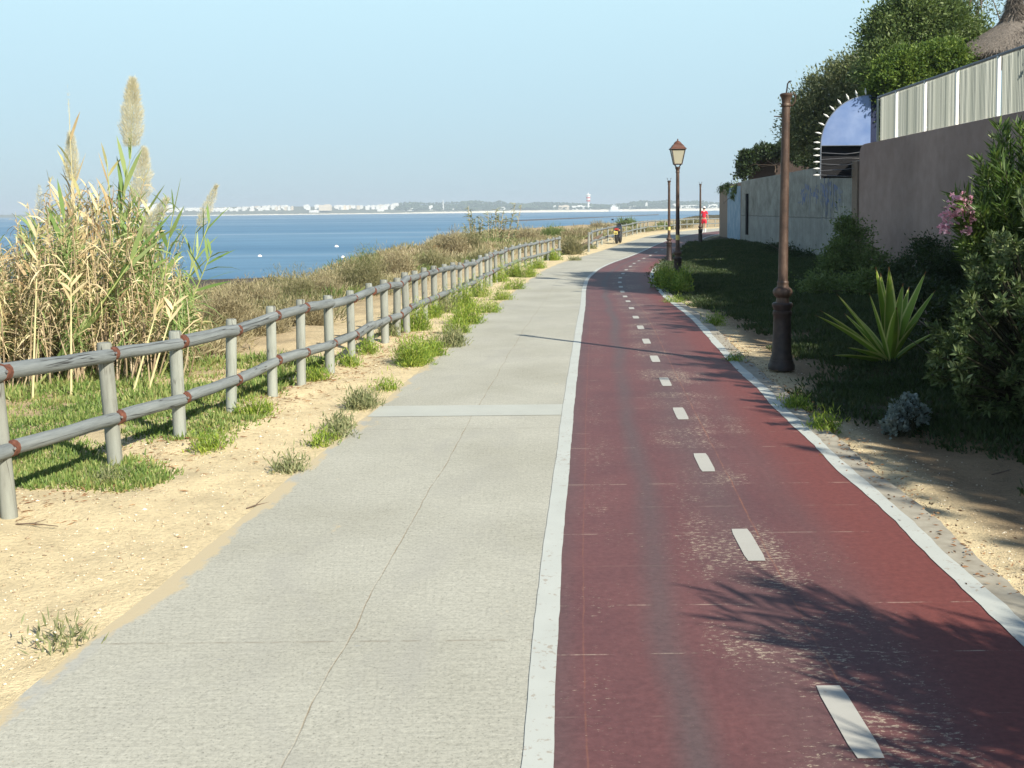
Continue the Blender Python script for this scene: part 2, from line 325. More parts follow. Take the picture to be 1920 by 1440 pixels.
# foliage
MT['straw'] = leafmat('dry_reed', [(.22, .14, .07), (.46, .34, .18), (.68, .54, .31), (.78, .66, .42), (.56, .52, .23), (.26, .33, .10)], .2, tint=(.5, .4, .2))
MT['stalk_dry'] = leafmat('dry_stalk', [(.20, .14, .09), (.38, .29, .18), (.52, .43, .28)], .0)
MT['reed_green'] = leafmat('green_reed', [(.12, .21, .06), (.22, .34, .10), (.34, .44, .17), (.50, .52, .25)], .3)
MT['stalk_green'] = plain('green_cane', (.40, .44, .16), .5)
MT['stalk_pale'] = plain('pale_cane', (.60, .53, .28), .5)
MT['plume'] = leafmat('reed_plume', [(.66, .60, .42), (.84, .80, .62), (.92, .90, .78)], .5, nscale=6, tint=(.92, .92, .78))
MT['scrub'] = leafmat('dry_scrub', [(.13, .105, .055), (.24, .20, .11), (.36, .31, .18), (.46, .41, .25), (.28, .30, .13)], .15, nscale=.5, tint=(.4, .3, .15))
MT['scrub_olive'] = leafmat('olive_scrub', [(.10, .10, .045), (.19, .19, .09), (.30, .28, .15), (.37, .32, .19)], .15, nscale=.7)
MT['scrub_green'] = leafmat('green_scrub', [(.08, .12, .035), (.15, .21, .06), (.25, .30, .10)], .2, nscale=1)
MT['weed'] = leafmat('fresh_weed', [(.09, .16, .03), (.20, .31, .05), (.35, .44, .07), (.52, .54, .10)], .3, nscale=2)
MT['weed_grey'] = leafmat('greyish_weed', [(.12, .15, .07), (.22, .25, .12), (.34, .35, .18), (.44, .38, .21)], .25, nscale=3)
MT['iceplant'] = leafmat('ice_plant', [(.06, .11, .03), (.13, .21, .05), (.22, .31, .08), (.36, .38, .14), (.30, .20, .10)], .2, nscale=1.2)
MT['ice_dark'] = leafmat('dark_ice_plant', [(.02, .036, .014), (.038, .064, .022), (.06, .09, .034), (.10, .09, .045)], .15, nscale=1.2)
MT['tree'] = leafmat('grey_green_leaves', [(.04, .065, .02), (.09, .14, .042), (.16, .22, .07), (.29, .34, .15)], .25, nscale=.9)
MT['tree_olive'] = leafmat('olive_leaves', [(.05, .065, .03), (.12, .145, .06), (.21, .235, .11), (.40, .42, .24)], .25, nscale=.9)
MT['bright'] = leafmat('bright_green_leaves', [(.035, .07, .015), (.085, .15, .028), (.17, .25, .045), (.30, .36, .08)], .35, nscale=1.5)
MT['oleander'] = leafmat('oleander_leaves', [(.02, .045, .012), (.05, .10, .022), (.10, .165, .04), (.21, .28, .07)], .25, nscale=2, rough=.4)
MT['dark_leaf'] = leafmat('dark_leaves', [(.014, .026, .010), (.032, .055, .02), (.065, .10, .035)], .15, nscale=1.5)
MT['tuft'] = leafmat('pale_tuft_leaves', [(.03, .05, .018), (.06, .10, .035), (.13, .18, .075), (.34, .40, .19)], .2, nscale=3)
MT['pink'] = leafmat('pink_flowers', [(.68, .26, .40), (.82, .50, .60), (.92, .76, .80)], .4, nscale=5, tint=(.9, .4, .5))
MT['silver'] = leafmat('silver_leaves', [(.14, .18, .165), (.23, .28, .255), (.33, .37, .34)], .15, nscale=5, tint=(.4, .45, .4))
MT['litter'] = leafmat('leaf_litter', [(.14, .07, .035), (.26, .14, .07), (.42, .28, .15)], 0, nscale=4)
n = N('agave_leaf'); uvx = n.new('ShaderNodeSeparateXYZ'); n.ln(n.co.outputs['UV'], uvx.inputs[0])
e = n.math('ABSOLUTE', n.math('SUBTRACT', uvx.outputs[0], .5)); ef = n.math('ADD', e, n.math('MULTIPLY', n.math('SUBTRACT', n.noise(6, detail=2), .5), .06))
c = n.mix(n.ramp(ef, [(.34, 0.), (.40, 1.)]), (.30, .44, .06), (.74, .76, .28)); c = n.mix(n.ramp(uvx.outputs[1], [(.93, 0.), (.97, 1.)]), c, (.25, .12, .05)); n.color(c); n.rough(.42, .4)
tr = n.new('ShaderNodeBsdfTranslucent'); n.ln(c, tr.inputs[0]); mx = n.new('ShaderNodeMixShader'); mx.inputs[0].default_value = .3; n.ln(n.b.outputs[0], mx.inputs[1]); n.ln(tr.outputs[0], mx.inputs[2]); n.ln(mx.outputs[0], n.t.nodes['Material Output'].inputs[0]); MT['agave'] = n.m

# ------------------------------------------------------------------ mesh helpers
COL = sc.collection
def link(o, parent=None):
    COL.objects.link(o)
    if parent is not None: o.parent = parent
    return o
def npmesh(name, V, F4=None, F3=None, m=None, parent=None, smooth=False, mi=None, loc=None):
    me = bpy.data.meshes.new(name); V = np.ascontiguousarray(V, dtype=np.float32)
    if loc is not None: V = V - np.asarray(loc, np.float32)
    n4 = 0 if F4 is None else len(F4); n3 = 0 if F3 is None else len(F3)
    lv = np.concatenate(([np.asarray(F4, np.int32).ravel()] if n4 else []) + ([np.asarray(F3, np.int32).ravel()] if n3 else []))
    tot = np.concatenate([np.full(n4, 4, np.int32), np.full(n3, 3, np.int32)]); st = np.concatenate([[0], np.cumsum(tot)[:-1]]).astype(np.int32)
    me.vertices.add(len(V)); me.vertices.foreach_set('co', V.ravel())
    me.loops.add(len(lv)); me.loops.foreach_set('vertex_index', lv.astype(np.int32))
    me.polygons.add(len(tot)); me.polygons.foreach_set('loop_start', st); me.polygons.foreach_set('loop_total', tot)
    for k in (m if isinstance(m, (list, tuple)) else [m]):
        if k is not None: me.materials.append(MT[k] if isinstance(k, str) else k)
    if mi is not None: me.polygons.foreach_set('material_index', np.asarray(mi, np.int32))
    me.polygons.foreach_set('use_smooth', np.full(len(tot), bool(smooth)))
    me.update(calc_edges=True); me.validate(verbose=False)
    o = bpy.data.objects.new(name, me); link(o, parent)
    if loc is not None: o.location = loc
    return o
def tag(o, label=None, cat=None, group=None, kind=None):
    if label: o['label'] = label
    if cat: o['category'] = cat
    if group: o['group'] = group
    if kind: o['kind'] = kind
    return o
def empty(name, loc, label, cat, group=None, rz=0):
    o = bpy.data.objects.new(name, None); link(o); o.location = [float(k) for k in loc]; o.rotation_euler = (0, 0, rz)
    o.empty_display_size = .1
    return tag(o, label, cat, group)
def nrm(a): return a / np.maximum(1e-9, np.linalg.norm(a, axis=-1, keepdims=True))
class MB:
    def __init__(s): s.V = []; s.F = []; s.UV = []
    def add(s, V, Fs):
        b = len(s.V); s.V += [tuple(map(float, v)) for v in V]; s.F += [tuple(i + b for i in f) for f in Fs]; return s
    def box(s, c, d, rz=0, taper=1.0):
        x, y, z = d[0] / 2, d[1] / 2, d[2] / 2; V = []
        for k, t in ((-1, 1), (1, taper)):
            for a, b in ((-1, -1), (1, -1), (1, 1), (-1, 1)):
                X, Y = a * x * t, b * y * t; V.append((c[0] + X * math.cos(rz) - Y * math.sin(rz), c[1] + X * math.sin(rz) + Y * math.cos(rz), c[2] + k * z))
        return s.add(V, [(3, 2, 1, 0), (4, 5, 6, 7), (0, 1, 5, 4), (1, 2, 6, 5), (2, 3, 7, 6), (3, 0, 4, 7)])
    def lathe(s, prof, c=(0, 0, 0), seg=16, rot=0):
        V = []; Fs = []
        for r, z in prof:
            for k in range(seg):
                a = 2 * math.pi * k / seg + rot; V.append((c[0] + r * math.cos(a), c[1] + r * math.sin(a), c[2] + z))
        for j in range(len(prof) - 1):
            for k in range(seg):
                k2 = (k + 1) % seg; Fs.append((j * seg + k, j * seg + k2, (j + 1) * seg + k2, (j + 1) * seg + k))
        Fs.append(tuple(range(seg))[::-1]); Fs.append(tuple((len(prof) - 1) * seg + k for k in range(seg)))
        return s.add(V, Fs)
    def tube(s, pts, rad, seg=8, cap=True):
        pts = [Vector(p) for p in pts]; nP = len(pts); rad = [rad] * nP if isinstance(rad, (int, float)) else rad
        V = []; Fs = []; up = None
        for i, p in enumerate(pts):
            t = (pts[min(i + 1, nP - 1)] - pts[max(i - 1, 0)]).normalized()
            if up is None: up = Vector((0, 0, 1)) if abs(t.z) < .9 else Vector((1, 0, 0))
            sx = t.cross(up).normalized(); up2 = sx.cross(t).normalized(); up = up2
            for k in range(seg):
                a = 2 * math.pi * k / seg; V.append(tuple(p + sx * (rad[i] * math.cos(a)) + up2 * (rad[i] * math.sin(a))))
        for j in range(nP - 1):
            for k in range(seg):
                k2 = (k + 1) % seg; Fs.append((j * seg + k2, j * seg + k, (j + 1) * seg + k, (j + 1) * seg + k2))
        if cap: Fs.append(tuple(range(seg))); Fs.append(tuple((nP - 1) * seg + k for k in range(seg))[::-1])
        return s.add(V, Fs)
    def torus(s, c, R_, r, axis='x', seg=24, ss_=8, yaw=0):
        pts = []
        for i in range(seg + 1):
            a = 2 * math.pi * i / seg; pts.append((c[0], c[1] + R_ * math.cos(a), c[2] + R_ * math.sin(a)))
        return s.tube(pts, r, ss_, False)
    def build(s, name, m, parent=None, smooth=True, bevel=0, loc=None):
        me = bpy.data.meshes.new(name)
        V = s.V if loc is None else [(v[0] - loc[0], v[1] - loc[1], v[2] - loc[2]) for v in s.V]
        me.from_pydata(V, [], s.F); me.validate()
        me.materials.append(MT[m] if isinstance(m, str) else m)
        if smooth:
            me.polygons.foreach_set('use_smooth', [True] * len(me.polygons)); me.update()
            try: me.set_sharp_from_angle(angle=R(40))
            except Exception: pass
        o = bpy.data.objects.new(name, me); link(o, parent)
        if loc is not None: o.location = [float(k) for k in loc]
        if bevel:
            b = o.modifiers.new('b', 'BEVEL'); b.width = bevel; b.segments = 2; b.limit_method = 'ANGLE'
        return o
def leaf_arrays(B, D, L, Wd, fold=0.12, mid=.45):
    """flat pointed leaves, one quad each"""
    n_ = len(B); D = nrm(D); S = nrm(np.cross(D, nrm(RNG.normal(size=(n_, 3))))); U = np.cross(S, D)
    L = np.asarray(L).reshape(-1, 1); Wd = np.asarray(Wd).reshape(-1, 1)
    mdl = B + D * L * mid; V = np.stack([B, mdl + S * Wd / 2 + U * L * fold * .5, B + D * L, mdl - S * Wd / 2 + U * L * fold * .5], 1).reshape(-1, 3)
    Fq = np.arange(n_ * 4).reshape(-1, 4); return V, Fq
def blade_arrays(B, D, L, Wd, droop, side=None):
    """curved blades: three quads and a tip triangle"""
    n_ = len(B); D = nrm(D); L = np.asarray(L).reshape(-1, 1) * np.ones((n_, 1)); Wd = np.asarray(Wd).reshape(-1, 1) * np.ones((n_, 1)); droop = np.asarray(droop).reshape(-1, 1) * np.ones((n_, 1))
    S = nrm(np.cross(D, np.array([0, 0, 1.]) + RNG.normal(size=(n_, 3)) * (.35 if side is None else side)))
    rows = []
    for t, wd in ((0, .55), (.33, 1.), (.68, .7)):
        p = B + D * L * t; p = p - np.array([0, 0, 1.]) * droop * L * t * t
        rows += [p - S * Wd * wd / 2, p + S * Wd * wd / 2]
    tip = B + D * L - np.array([0, 0, 1.]) * droop * L; rows.append(tip)
    V = np.stack(rows, 1).reshape(-1, 3); o = (np.arange(n_) * 7).reshape(-1, 1)
    F4 = np.concatenate([o + np.array([[0, 1, 3, 2]]), o + np.array([[2, 3, 5, 4]])]); F3 = o + np.array([[4, 5, 6]])
    return V, F4, F3
def joinq(parts):
    Vs, F4, F3, M4, M3, off = [], [], [], [], [], 0
    for V, q, t, mi in parts:
        Vs.append(V)
        if q is not None: F4.append(q + off); M4.append(np.full(len(q), mi))
        if t is not None: F3.append(t + off); M3.append(np.full(len(t), mi))
        off += len(V)
    return np.concatenate(Vs), (np.concatenate(F4) if F4 else None), (np.concatenate(F3) if F3 else None), np.concatenate(M4 + M3)
def stalk_arrays(B, Tp, r0, r1, bend, seg=4):
    """many thin 3-sided stalks"""
    n_ = len(B); rows = []; K = 5
    for k in range(K):
        t = k / (K - 1); p = B + (Tp - B) * t + bend * np.sin(math.pi * t).reshape(1) if np.ndim(bend) == 0 else B + (Tp - B) * t + bend * (t * t - t)
        r = (r0 * (1 - t) + r1 * t) * np.ones(n_)
        for a in range(3):
            an = a * 2.094; rows.append(p + np.stack([np.cos(an) * r, np.sin(an) * r, np.zeros(n_)], 1))
    V = np.stack(rows, 1).reshape(-1, 3); o = (np.arange(n_) * K * 3).reshape(-1, 1); F4 = []
    for k in range(K - 1):
        for a in range(3):
            a2 = (a + 1) % 3; F4.append(o + np.array([[k * 3 + a, k * 3 + a2, (k + 1) * 3 + a2, (k + 1) * 3 + a]]))
    return V, np.concatenate(F4)

# ------------------------------------------------------------------ ground
xs = np.concatenate([np.arange(-200, -60, 20), np.arange(-60, -14, 1.5), np.arange(-14, 14, .14), np.arange(14, 60, 1.5), np.arange(60, 300, 12)])
ys = np.concatenate([np.arange(-40, -2, 4), np.arange(-2, 3, .5), np.arange(3, 24, .14), np.arange(24, 60, .4), np.arange(60, 130, 1.2), np.arange(130, 420, 6)])
gx, gy = np.meshgrid(xs, ys); gz = T(gx, gy)
V = np.stack([gx, gy, gz], -1).reshape(-1, 3); nx, ny = len(xs), len(ys)
ii = (np.arange(ny - 1)[:, None] * nx + np.arange(nx - 1)[None]).reshape(-1, 1); Fq = ii + np.array([[0, 1, nx + 1, nx]])
ground = npmesh('ground', V, Fq, None, 'soil', smooth=True); tag(ground, kind='structure')
X_, Y_ = V[:, 0], V[:, 1]; dl = CLf(Y_) - X_; dr = X_ - KOf(Y_); db = bank(Y_) - X_
def lerp(a, b, t): return a + (b - a) * np.asarray(t)[:, None]
colr = np.tile(np.array([.71, .59, .365]), (len(V), 1))
fencepos = 1.35 + .3 * vnoise(X_, Y_, .8, 7)
colr = lerp(colr, np.array([.36, .27, .16]), ss(.7, 3.2, dl + .5 * vnoise(X_, Y_, .7, 6)) * .75)
colr = lerp(colr, np.array([.09, .075, .06]), ss(1.5, 4.5, db))
colr = lerp(colr, np.array([.27, .195, .12]), ss(.05, .4, dr)); need_ = lambda y: np.interp(y, [4, 4.8, 5.5, 6.3, 7.0, 7.6, 8.6, 9.5, 12, 15.5, 20, 24, 60], [1.5, .70, .75, 1.25, .95, .75, .12, .28, .75, .75, .35, .0, .0])
colr = lerp(colr, np.array([.06, .065, .035]), ss(-.05, .35, dr - need_(Y_) - .35 * vnoise(X_, Y_, .7, 5)) * .8 * (dr > 0))
at = ground.data.color_attributes.new('soil', 'FLOAT_COLOR', 'POINT'); at.data.foreach_set('color', np.concatenate([colr, np.ones((len(V), 1))], 1).astype(np.float32).ravel())

PYS = np.concatenate([np.arange(-12, 2, 1), np.arange(2, 30, .1), np.arange(30, 60, .3), np.arange(60, 136, 1.)])
def strip(name, cols, m, ysamp=PYS, dz=0.0, edges=None, kind='structure'):
    """cols: list of (x function, extra z)"""
    V = []; UV = []; E = []
    w0 = Wf(ysamp)
    for j, (fx, ez) in enumerate(cols):
        x = fx(ysamp); V.append(np.stack([x, ysamp, hh(ysamp) + dz + ez], 1)); UV.append(np.stack([x - w0, ysamp], 1)); E.append(np.full(len(ysamp), 0. if edges is None else edges[j]))
    K = len(cols); V = np.stack(V, 1).reshape(-1, 3); UV = np.stack(UV, 1).reshape(-1, 2); E = np.stack(E, 1).ravel()
    i0 = (np.arange(len(ysamp) - 1)[:, None] * K + np.arange(K - 1)[None]).reshape(-1, 1); Fq = i0 + np.array([[0, 1, K + 1, K]])
    o = npmesh(name, V, Fq, None, m, smooth=False); me = o.data
    uvl = me.uv_layers.new(name='UVMap'); li = np.empty(len(me.loops), np.int32); me.loops.foreach_get('vertex_index', li)
    uvl.data.foreach_set('uv', UV[li].astype(np.float32).ravel())
    if edges is not None:
        a = me.attributes.new('edge', 'FLOAT', 'POINT'); a.data.foreach_set('value', E.astype(np.float32))
    if kind: tag(o, kind=kind)
    return o
wob = lambda y: .008 * vnoise(y, 0, .35, 3) + .006 * vnoise(y, 0, .08, 5)
strip('footpath', [(lambda y: CLf(y) - .03 + wob(y), -.06), (lambda y: CLf(y) + wob(y), 0)] + [(lambda y, k=k: CLf(y) + (Wf(y) - CLf(y)) * k, 0) for k in (.07, .14, .5)] + [(lambda y: Wf(y) + .04, 0)], 'concrete', edges=[1, 1, .25, 0, 0, 0])
strip('bike_path', [(lambda y: Wf(y) + .04, 0)] + [(lambda y, k=k: Wf(y) + .04 + (RIf(y) + .05 - Wf(y) - .04) * k, 0) for k in (.33, .66, 1)], 'red')
strip('kerb', [(lambda y: RIf(y) + .05, 0), (lambda y: RIf(y) + .23 + wob(y) * 2, 0), (lambda y: RIf(y) + .26 + wob(y) * 2, -.07)], 'kerb')
strip('lane_line', [(lambda y: Wf(y) + .4 * wob(y), 0), (lambda y: Wf(y) + .095 + .4 * wob(y + 3), 0)], 'white_line', dz=.003)
strip('edge_line', [(lambda y: RIf(y) + wob(y), 0), (lambda y: RIf(y) + .095 + wob(y + 3), 0)], 'white_line', dz=.003)
yy = np.linspace(G(900, 780)[1], G(900, 760)[1], 9)
strip('cross_band', [(lambda y: CLf(y) + .02, 0), (lambda y: Wf(y) - .004, 0)], 'band', ysamp=yy, dz=.003)
DASH = [(1590, 1350, .49), (1402, 1021, .5), (1320, 867, .5), (1276, 775.5, .5), (1247.5, 716, .5), (1228, 673, .5), (1212, 640, .5), (1201, 614, .5), (1192, 595, .5), (1184, 578, .5),
        (1177.5, 565, .5), (1172, 556, .5), (1167, 547, .5), (1164, 538, .5), (1162, 529.5, .5), (1163, 521, .5), (1168, 513, .5), (1174, 506, .5), (1182, 499.5, .5), (1189, 494, .5), (1198, 489, .5),
        (1207.5, 484.5, .5), (1219.5, 479, .5), (1230, 473, .5), (1242, 468, .5), (1271, 458, .5), (1285, 450, .5)]
Cd = curve([(1625, 1400)] + [d[:2] for d in DASH])
mb = MB()
for px, py, L in DASH:
    c0 = G(px, py); y0 = c0[1] - L / 2; y1 = c0[1] + L / 2; K = 6; r_ = []
    for k in range(K + 1):
        t = k / K; y = y0 + (y1 - y0) * t; sx = (Cd(y1 + .3) - Cd(y0 - .3)) / (y1 - y0 + .6); x = c0[0] + (y - c0[1]) * sx; hw = .046 - (.006 if k in (0, K) else 0)
        r_ += [(x - hw, y, float(hh(y)) + .003), (x + hw, y, float(hh(y)) + .003)]
    mb.add(r_, [(2 * k, 2 * k + 1, 2 * k + 3, 2 * k + 2) for k in range(K)])
tag(mb.build('lane_dashes', 'dash', smooth=False), kind='structure')

# sea
o = npmesh('sea', [(-7000, -300, SEA), (7000, -300, SEA), (7000, 9000, SEA), (-7000, 9000, SEA)], [[0, 1, 2, 3]], None, 'sea'); tag(o, kind='structure')

# rocks on the far low spit
mb = MB(); A = np.array(P(925, 418, 600)); 
def sea_at(px, py):
    d = ray(px, py); t = (SEA - EYE) / d[2]; return np.array([d[0] * t, d[1] * t])
pts = [sea_at(x, y) for x, y in ((928, 416.5), (1000, 413.5), (1080, 410), (1150, 407), (1235, 403))]
rows = []
V = []; Fq = []
for i, p in enumerate(pts):
    for k, (o_, z) in enumerate(((-5, -.8), (-3, .25), (0, .5), (3, .35), (6, -.8))): V.append((p[0] + o_ * .3, p[1] + o_ * 2, SEA + z + (random.random() * .5 if 0 < k < 4 else 0)))
    if i:
        for k in range(4): a = (i - 1) * 5 + k; Fq.append((a, a + 1, a + 6, a + 5))
mb.add(V, Fq); tag(mb.build('rock_reef', 'rock', smooth=False), kind='structure')

# ------------------------------------------------------------------ haze
hz = MB().box((0, 4360, 18), (14100, 9400, 60)).build('haze', 'concrete', smooth=False); tag(hz, kind='stuff')
hm = bpy.data.materials.new('haze'); hm.use_nodes = True; ht = hm.node_tree; ht.nodes.remove(ht.nodes['Principled BSDF'])
pv = ht.nodes.new('ShaderNodeVolumePrincipled'); pv.inputs['Density'].default_value = .00030; pv.inputs['Color'].default_value = (.76, .88, 1, 1); pv.inputs['Anisotropy'].default_value = 0.0
ht.links.new(pv.outputs[0], ht.nodes['Material Output'].inputs['Volume']); hz.data.materials.clear(); hz.data.materials.append(hm)
#=====PART2=====
# ------------------------------------------------------------------ wooden fence
TOPS1 = [(-340, 720), (3, 661), (205, 637), (328, 612), (425, 600), (505, 579), (559, 565), (615, 551.5), (656, 543.7), (692, 535), (720, 527), (742, 516), (761, 513), (780, 510.7), (796, 504), (814, 500), (835, 496), (851, 491.7), (862, 488), (875, 487.7),
         (889, 483), (902, 478.5), (913, 475), (920, 473), (930.6, 469), (941, 468), (950, 466.5), (962, 462), (974, 459), (986, 457.7), (997, 453), (1008, 450), (1017, 448), (1028, 447.5), (1038.5, 444.6), (1049, 441)]
FH = .80
HTS = {0: .90, 1: .89, 2: .82}
def fence_curve(tops, deg):
    a = np.array([G(x, y, HTS.get(i, FH))[:2] for i, (x, y) in enumerate(tops)]); t = np.arange(len(a))
    return a, np.polyfit(np.log(a[:, 1]), a[:, 0], deg, w=1 / a[:, 1])
def make_fence(posts, name, label, tilt0=None, hts={}):
    """posts: list of (x, y) of the posts"""
    r = empty(name, (posts[0][0], posts[0][1], float(T(*posts[0]))), label, 'fence')
    base = Vector(r.location); rn = random.Random(5); info = []
    for i, (x, y) in enumerate(posts):
        g = float(T(x, y)) - .12; rt = .047 + rn.uniform(-.004, .004); h = float(hh(y)) + hts.get(i, FH) - g + rn.uniform(-.02, .02)
        lx, ly = rn.uniform(-.022, .022), rn.uniform(-.02, .02)
        if tilt0 and i < len(tilt0): lx = tilt0[i]
        m = MB(); top = h
        m.lathe([(rt * 1.02, 0), (rt, top * .5), (rt * .97, top - .012), (rt * .86, top)], seg=14)
        m.V = [(v[0] + lx * v[2], v[1] + ly * v[2], v[2]) for v in m.V]
        o = m.build('post', 'post_wood', r); o.location = Vector((x, y, g)) - base
        info.append((x, y, g, h, lx, ly, rt, o))
    for i in range(len(posts) - 1):
        a, b = info[i], info[i + 1]
        for lev in (0, 1):
            ja, jb = rn.uniform(-.012, .012), rn.uniform(-.012, .012)
            za = (a[3] - .085 if lev else a[3] - .50); zb = (b[3] - .085 if lev else b[3] - .50)
            pa = Vector((a[0] + a[4] * za, a[1] + a[5] * za, a[2] + za + ja)); pb = Vector((b[0] + b[4] * zb, b[1] + b[5] * zb, b[2] + zb + jb))
            # rails sit on the path side of the posts
            d = (pb - pa).normalized(); sx = Vector((d.y, -d.x, 0)) * .035
            if d.y < 0: sx = Vector((.02, -.03, 0))
            pa2 = pa + sx; pb2 = pb + sx; rr = .046 + rn.uniform(-.004, .004)
            pts = [pa2 + (pb2 - pa2) * t + Vector((0, 0, rn.uniform(-.005, .005))) for t in (.0, .25, .5, .75, 1.)]
            m = MB().tube([p - base for p in pts], [rr, rr * 1.03, rr, rr * .98, rr * .97], 12)
            o = m.build('rail', 'rail_wood', r)
            L = (pb - pa).length; uvl = o.data.uv_layers.new(name='UVMap'); vs = o.data.vertices
            for poly in o.data.polygons:
                for li in poly.loop_indices:
                    vi = o.data.loops[li].vertex_index; k = vi % 12; row = vi // 12
                    if k == 0 and any((o.data.loops[q].vertex_index % 12) == 11 for q in poly.loop_indices): k = 12
                    uvl.data[li].uv = (k / 12 * .32 + i * .37 + lev * 3.1, row / 4 * L + i * 1.7)
            # bracket: a rusty band over the rail joint, a piece of the post
            if pa.y < 45 and (pa.y < 9 or rn.random() > .15):
                q = pa2 - Vector((a[0], a[1], a[2])); d2 = (pts[1] - pts[0]).normalized()
                mb_ = MB().tube([q - d2 * .004, q + d2 * .050], [rr + .004] * 2, 12); mb_.build('bracket', 'rust', a[7])
                MB().tube([q + d2 * .02 + Vector((.045, -.045, .01)), q + d2 * .02 + Vector((.052, -.052, .01))], [.009, .006], 8).build('bolt', 'chrome', a[7]) if pa.y < 12 else None
    return r
a1, pf = fence_curve(TOPS1, 5)
fx = lambda y: float(np.polyval(pf, math.log(y)))
posts1 = []
for i_, (px, py) in enumerate(TOPS1):
    y = G(px, py, HTS.get(i_, FH))[1]
    # find y on the smooth line with this picture column
    ys_ = np.linspace(max(3.2, y * .8), y * 1.25, 400); xx = np.polyval(pf, np.log(ys_)); col = 960 + (xx / ys_) * F
    k = int(np.argmin(np.abs(col - px))); posts1.append((float(xx[k]), float(ys_[k])))
pp = [posts1[0]]
for p in posts1[1:]:
    if p[1] > pp[-1][1] + .35: pp.append(p)
q1 = G(21, 985, -.05); pp[1] = (float(q1[0]), float(q1[1])); pp[0] = (2 * pp[1][0] - pp[2][0] - .05, 2 * pp[1][1] - pp[2][1])
for _ in range(3): pp.insert(0, (2 * pp[0][0] - pp[1][0], 2 * pp[0][1] - pp[1][1]))
HTS = {0: .90, 1: .90, 2: .90, 3: .90, 4: .89, 5: .82}
make_fence(pp, 'wooden_fence', 'long grey round timber rail fence along the sandy verge in front of the reeds', [-.05, -.06, -.07, -.075, -.07, -.05, -.02], HTS)
P2 = [(1103.5, 433), (1110.7, 432), (1119.5, 430), (1128, 428.5), (1140, 424.5), (1152, 421.5), (1165, 418.5), (1174, 416.5), (1186, 414), (1194, 413), (1201, 412), (1208, 411), (1215, 410), (1229.6, 409.2), (1246, 408.8), (1264, 408.4), (1275.7, 408.2), (1288, 408), (1300, 407.6), (1314, 407.2), (1327, 406.9), (1341, 406.5), (1356, 406.3), (1370, 406.2)]
Yd = np.interp(np.arange(len(P2)), [0, 3, 8, 12, 16, 23], [44, 50.5, 68, 80, 89, 98])
posts2 = [tuple(float(k) for k in P(px, py, y)[:2]) for (px, py), y in zip(P2, Yd)]
make_fence(posts2, 'wooden_fence', 'far grey timber rail fence beside the parked motorcycle curving round the bend')

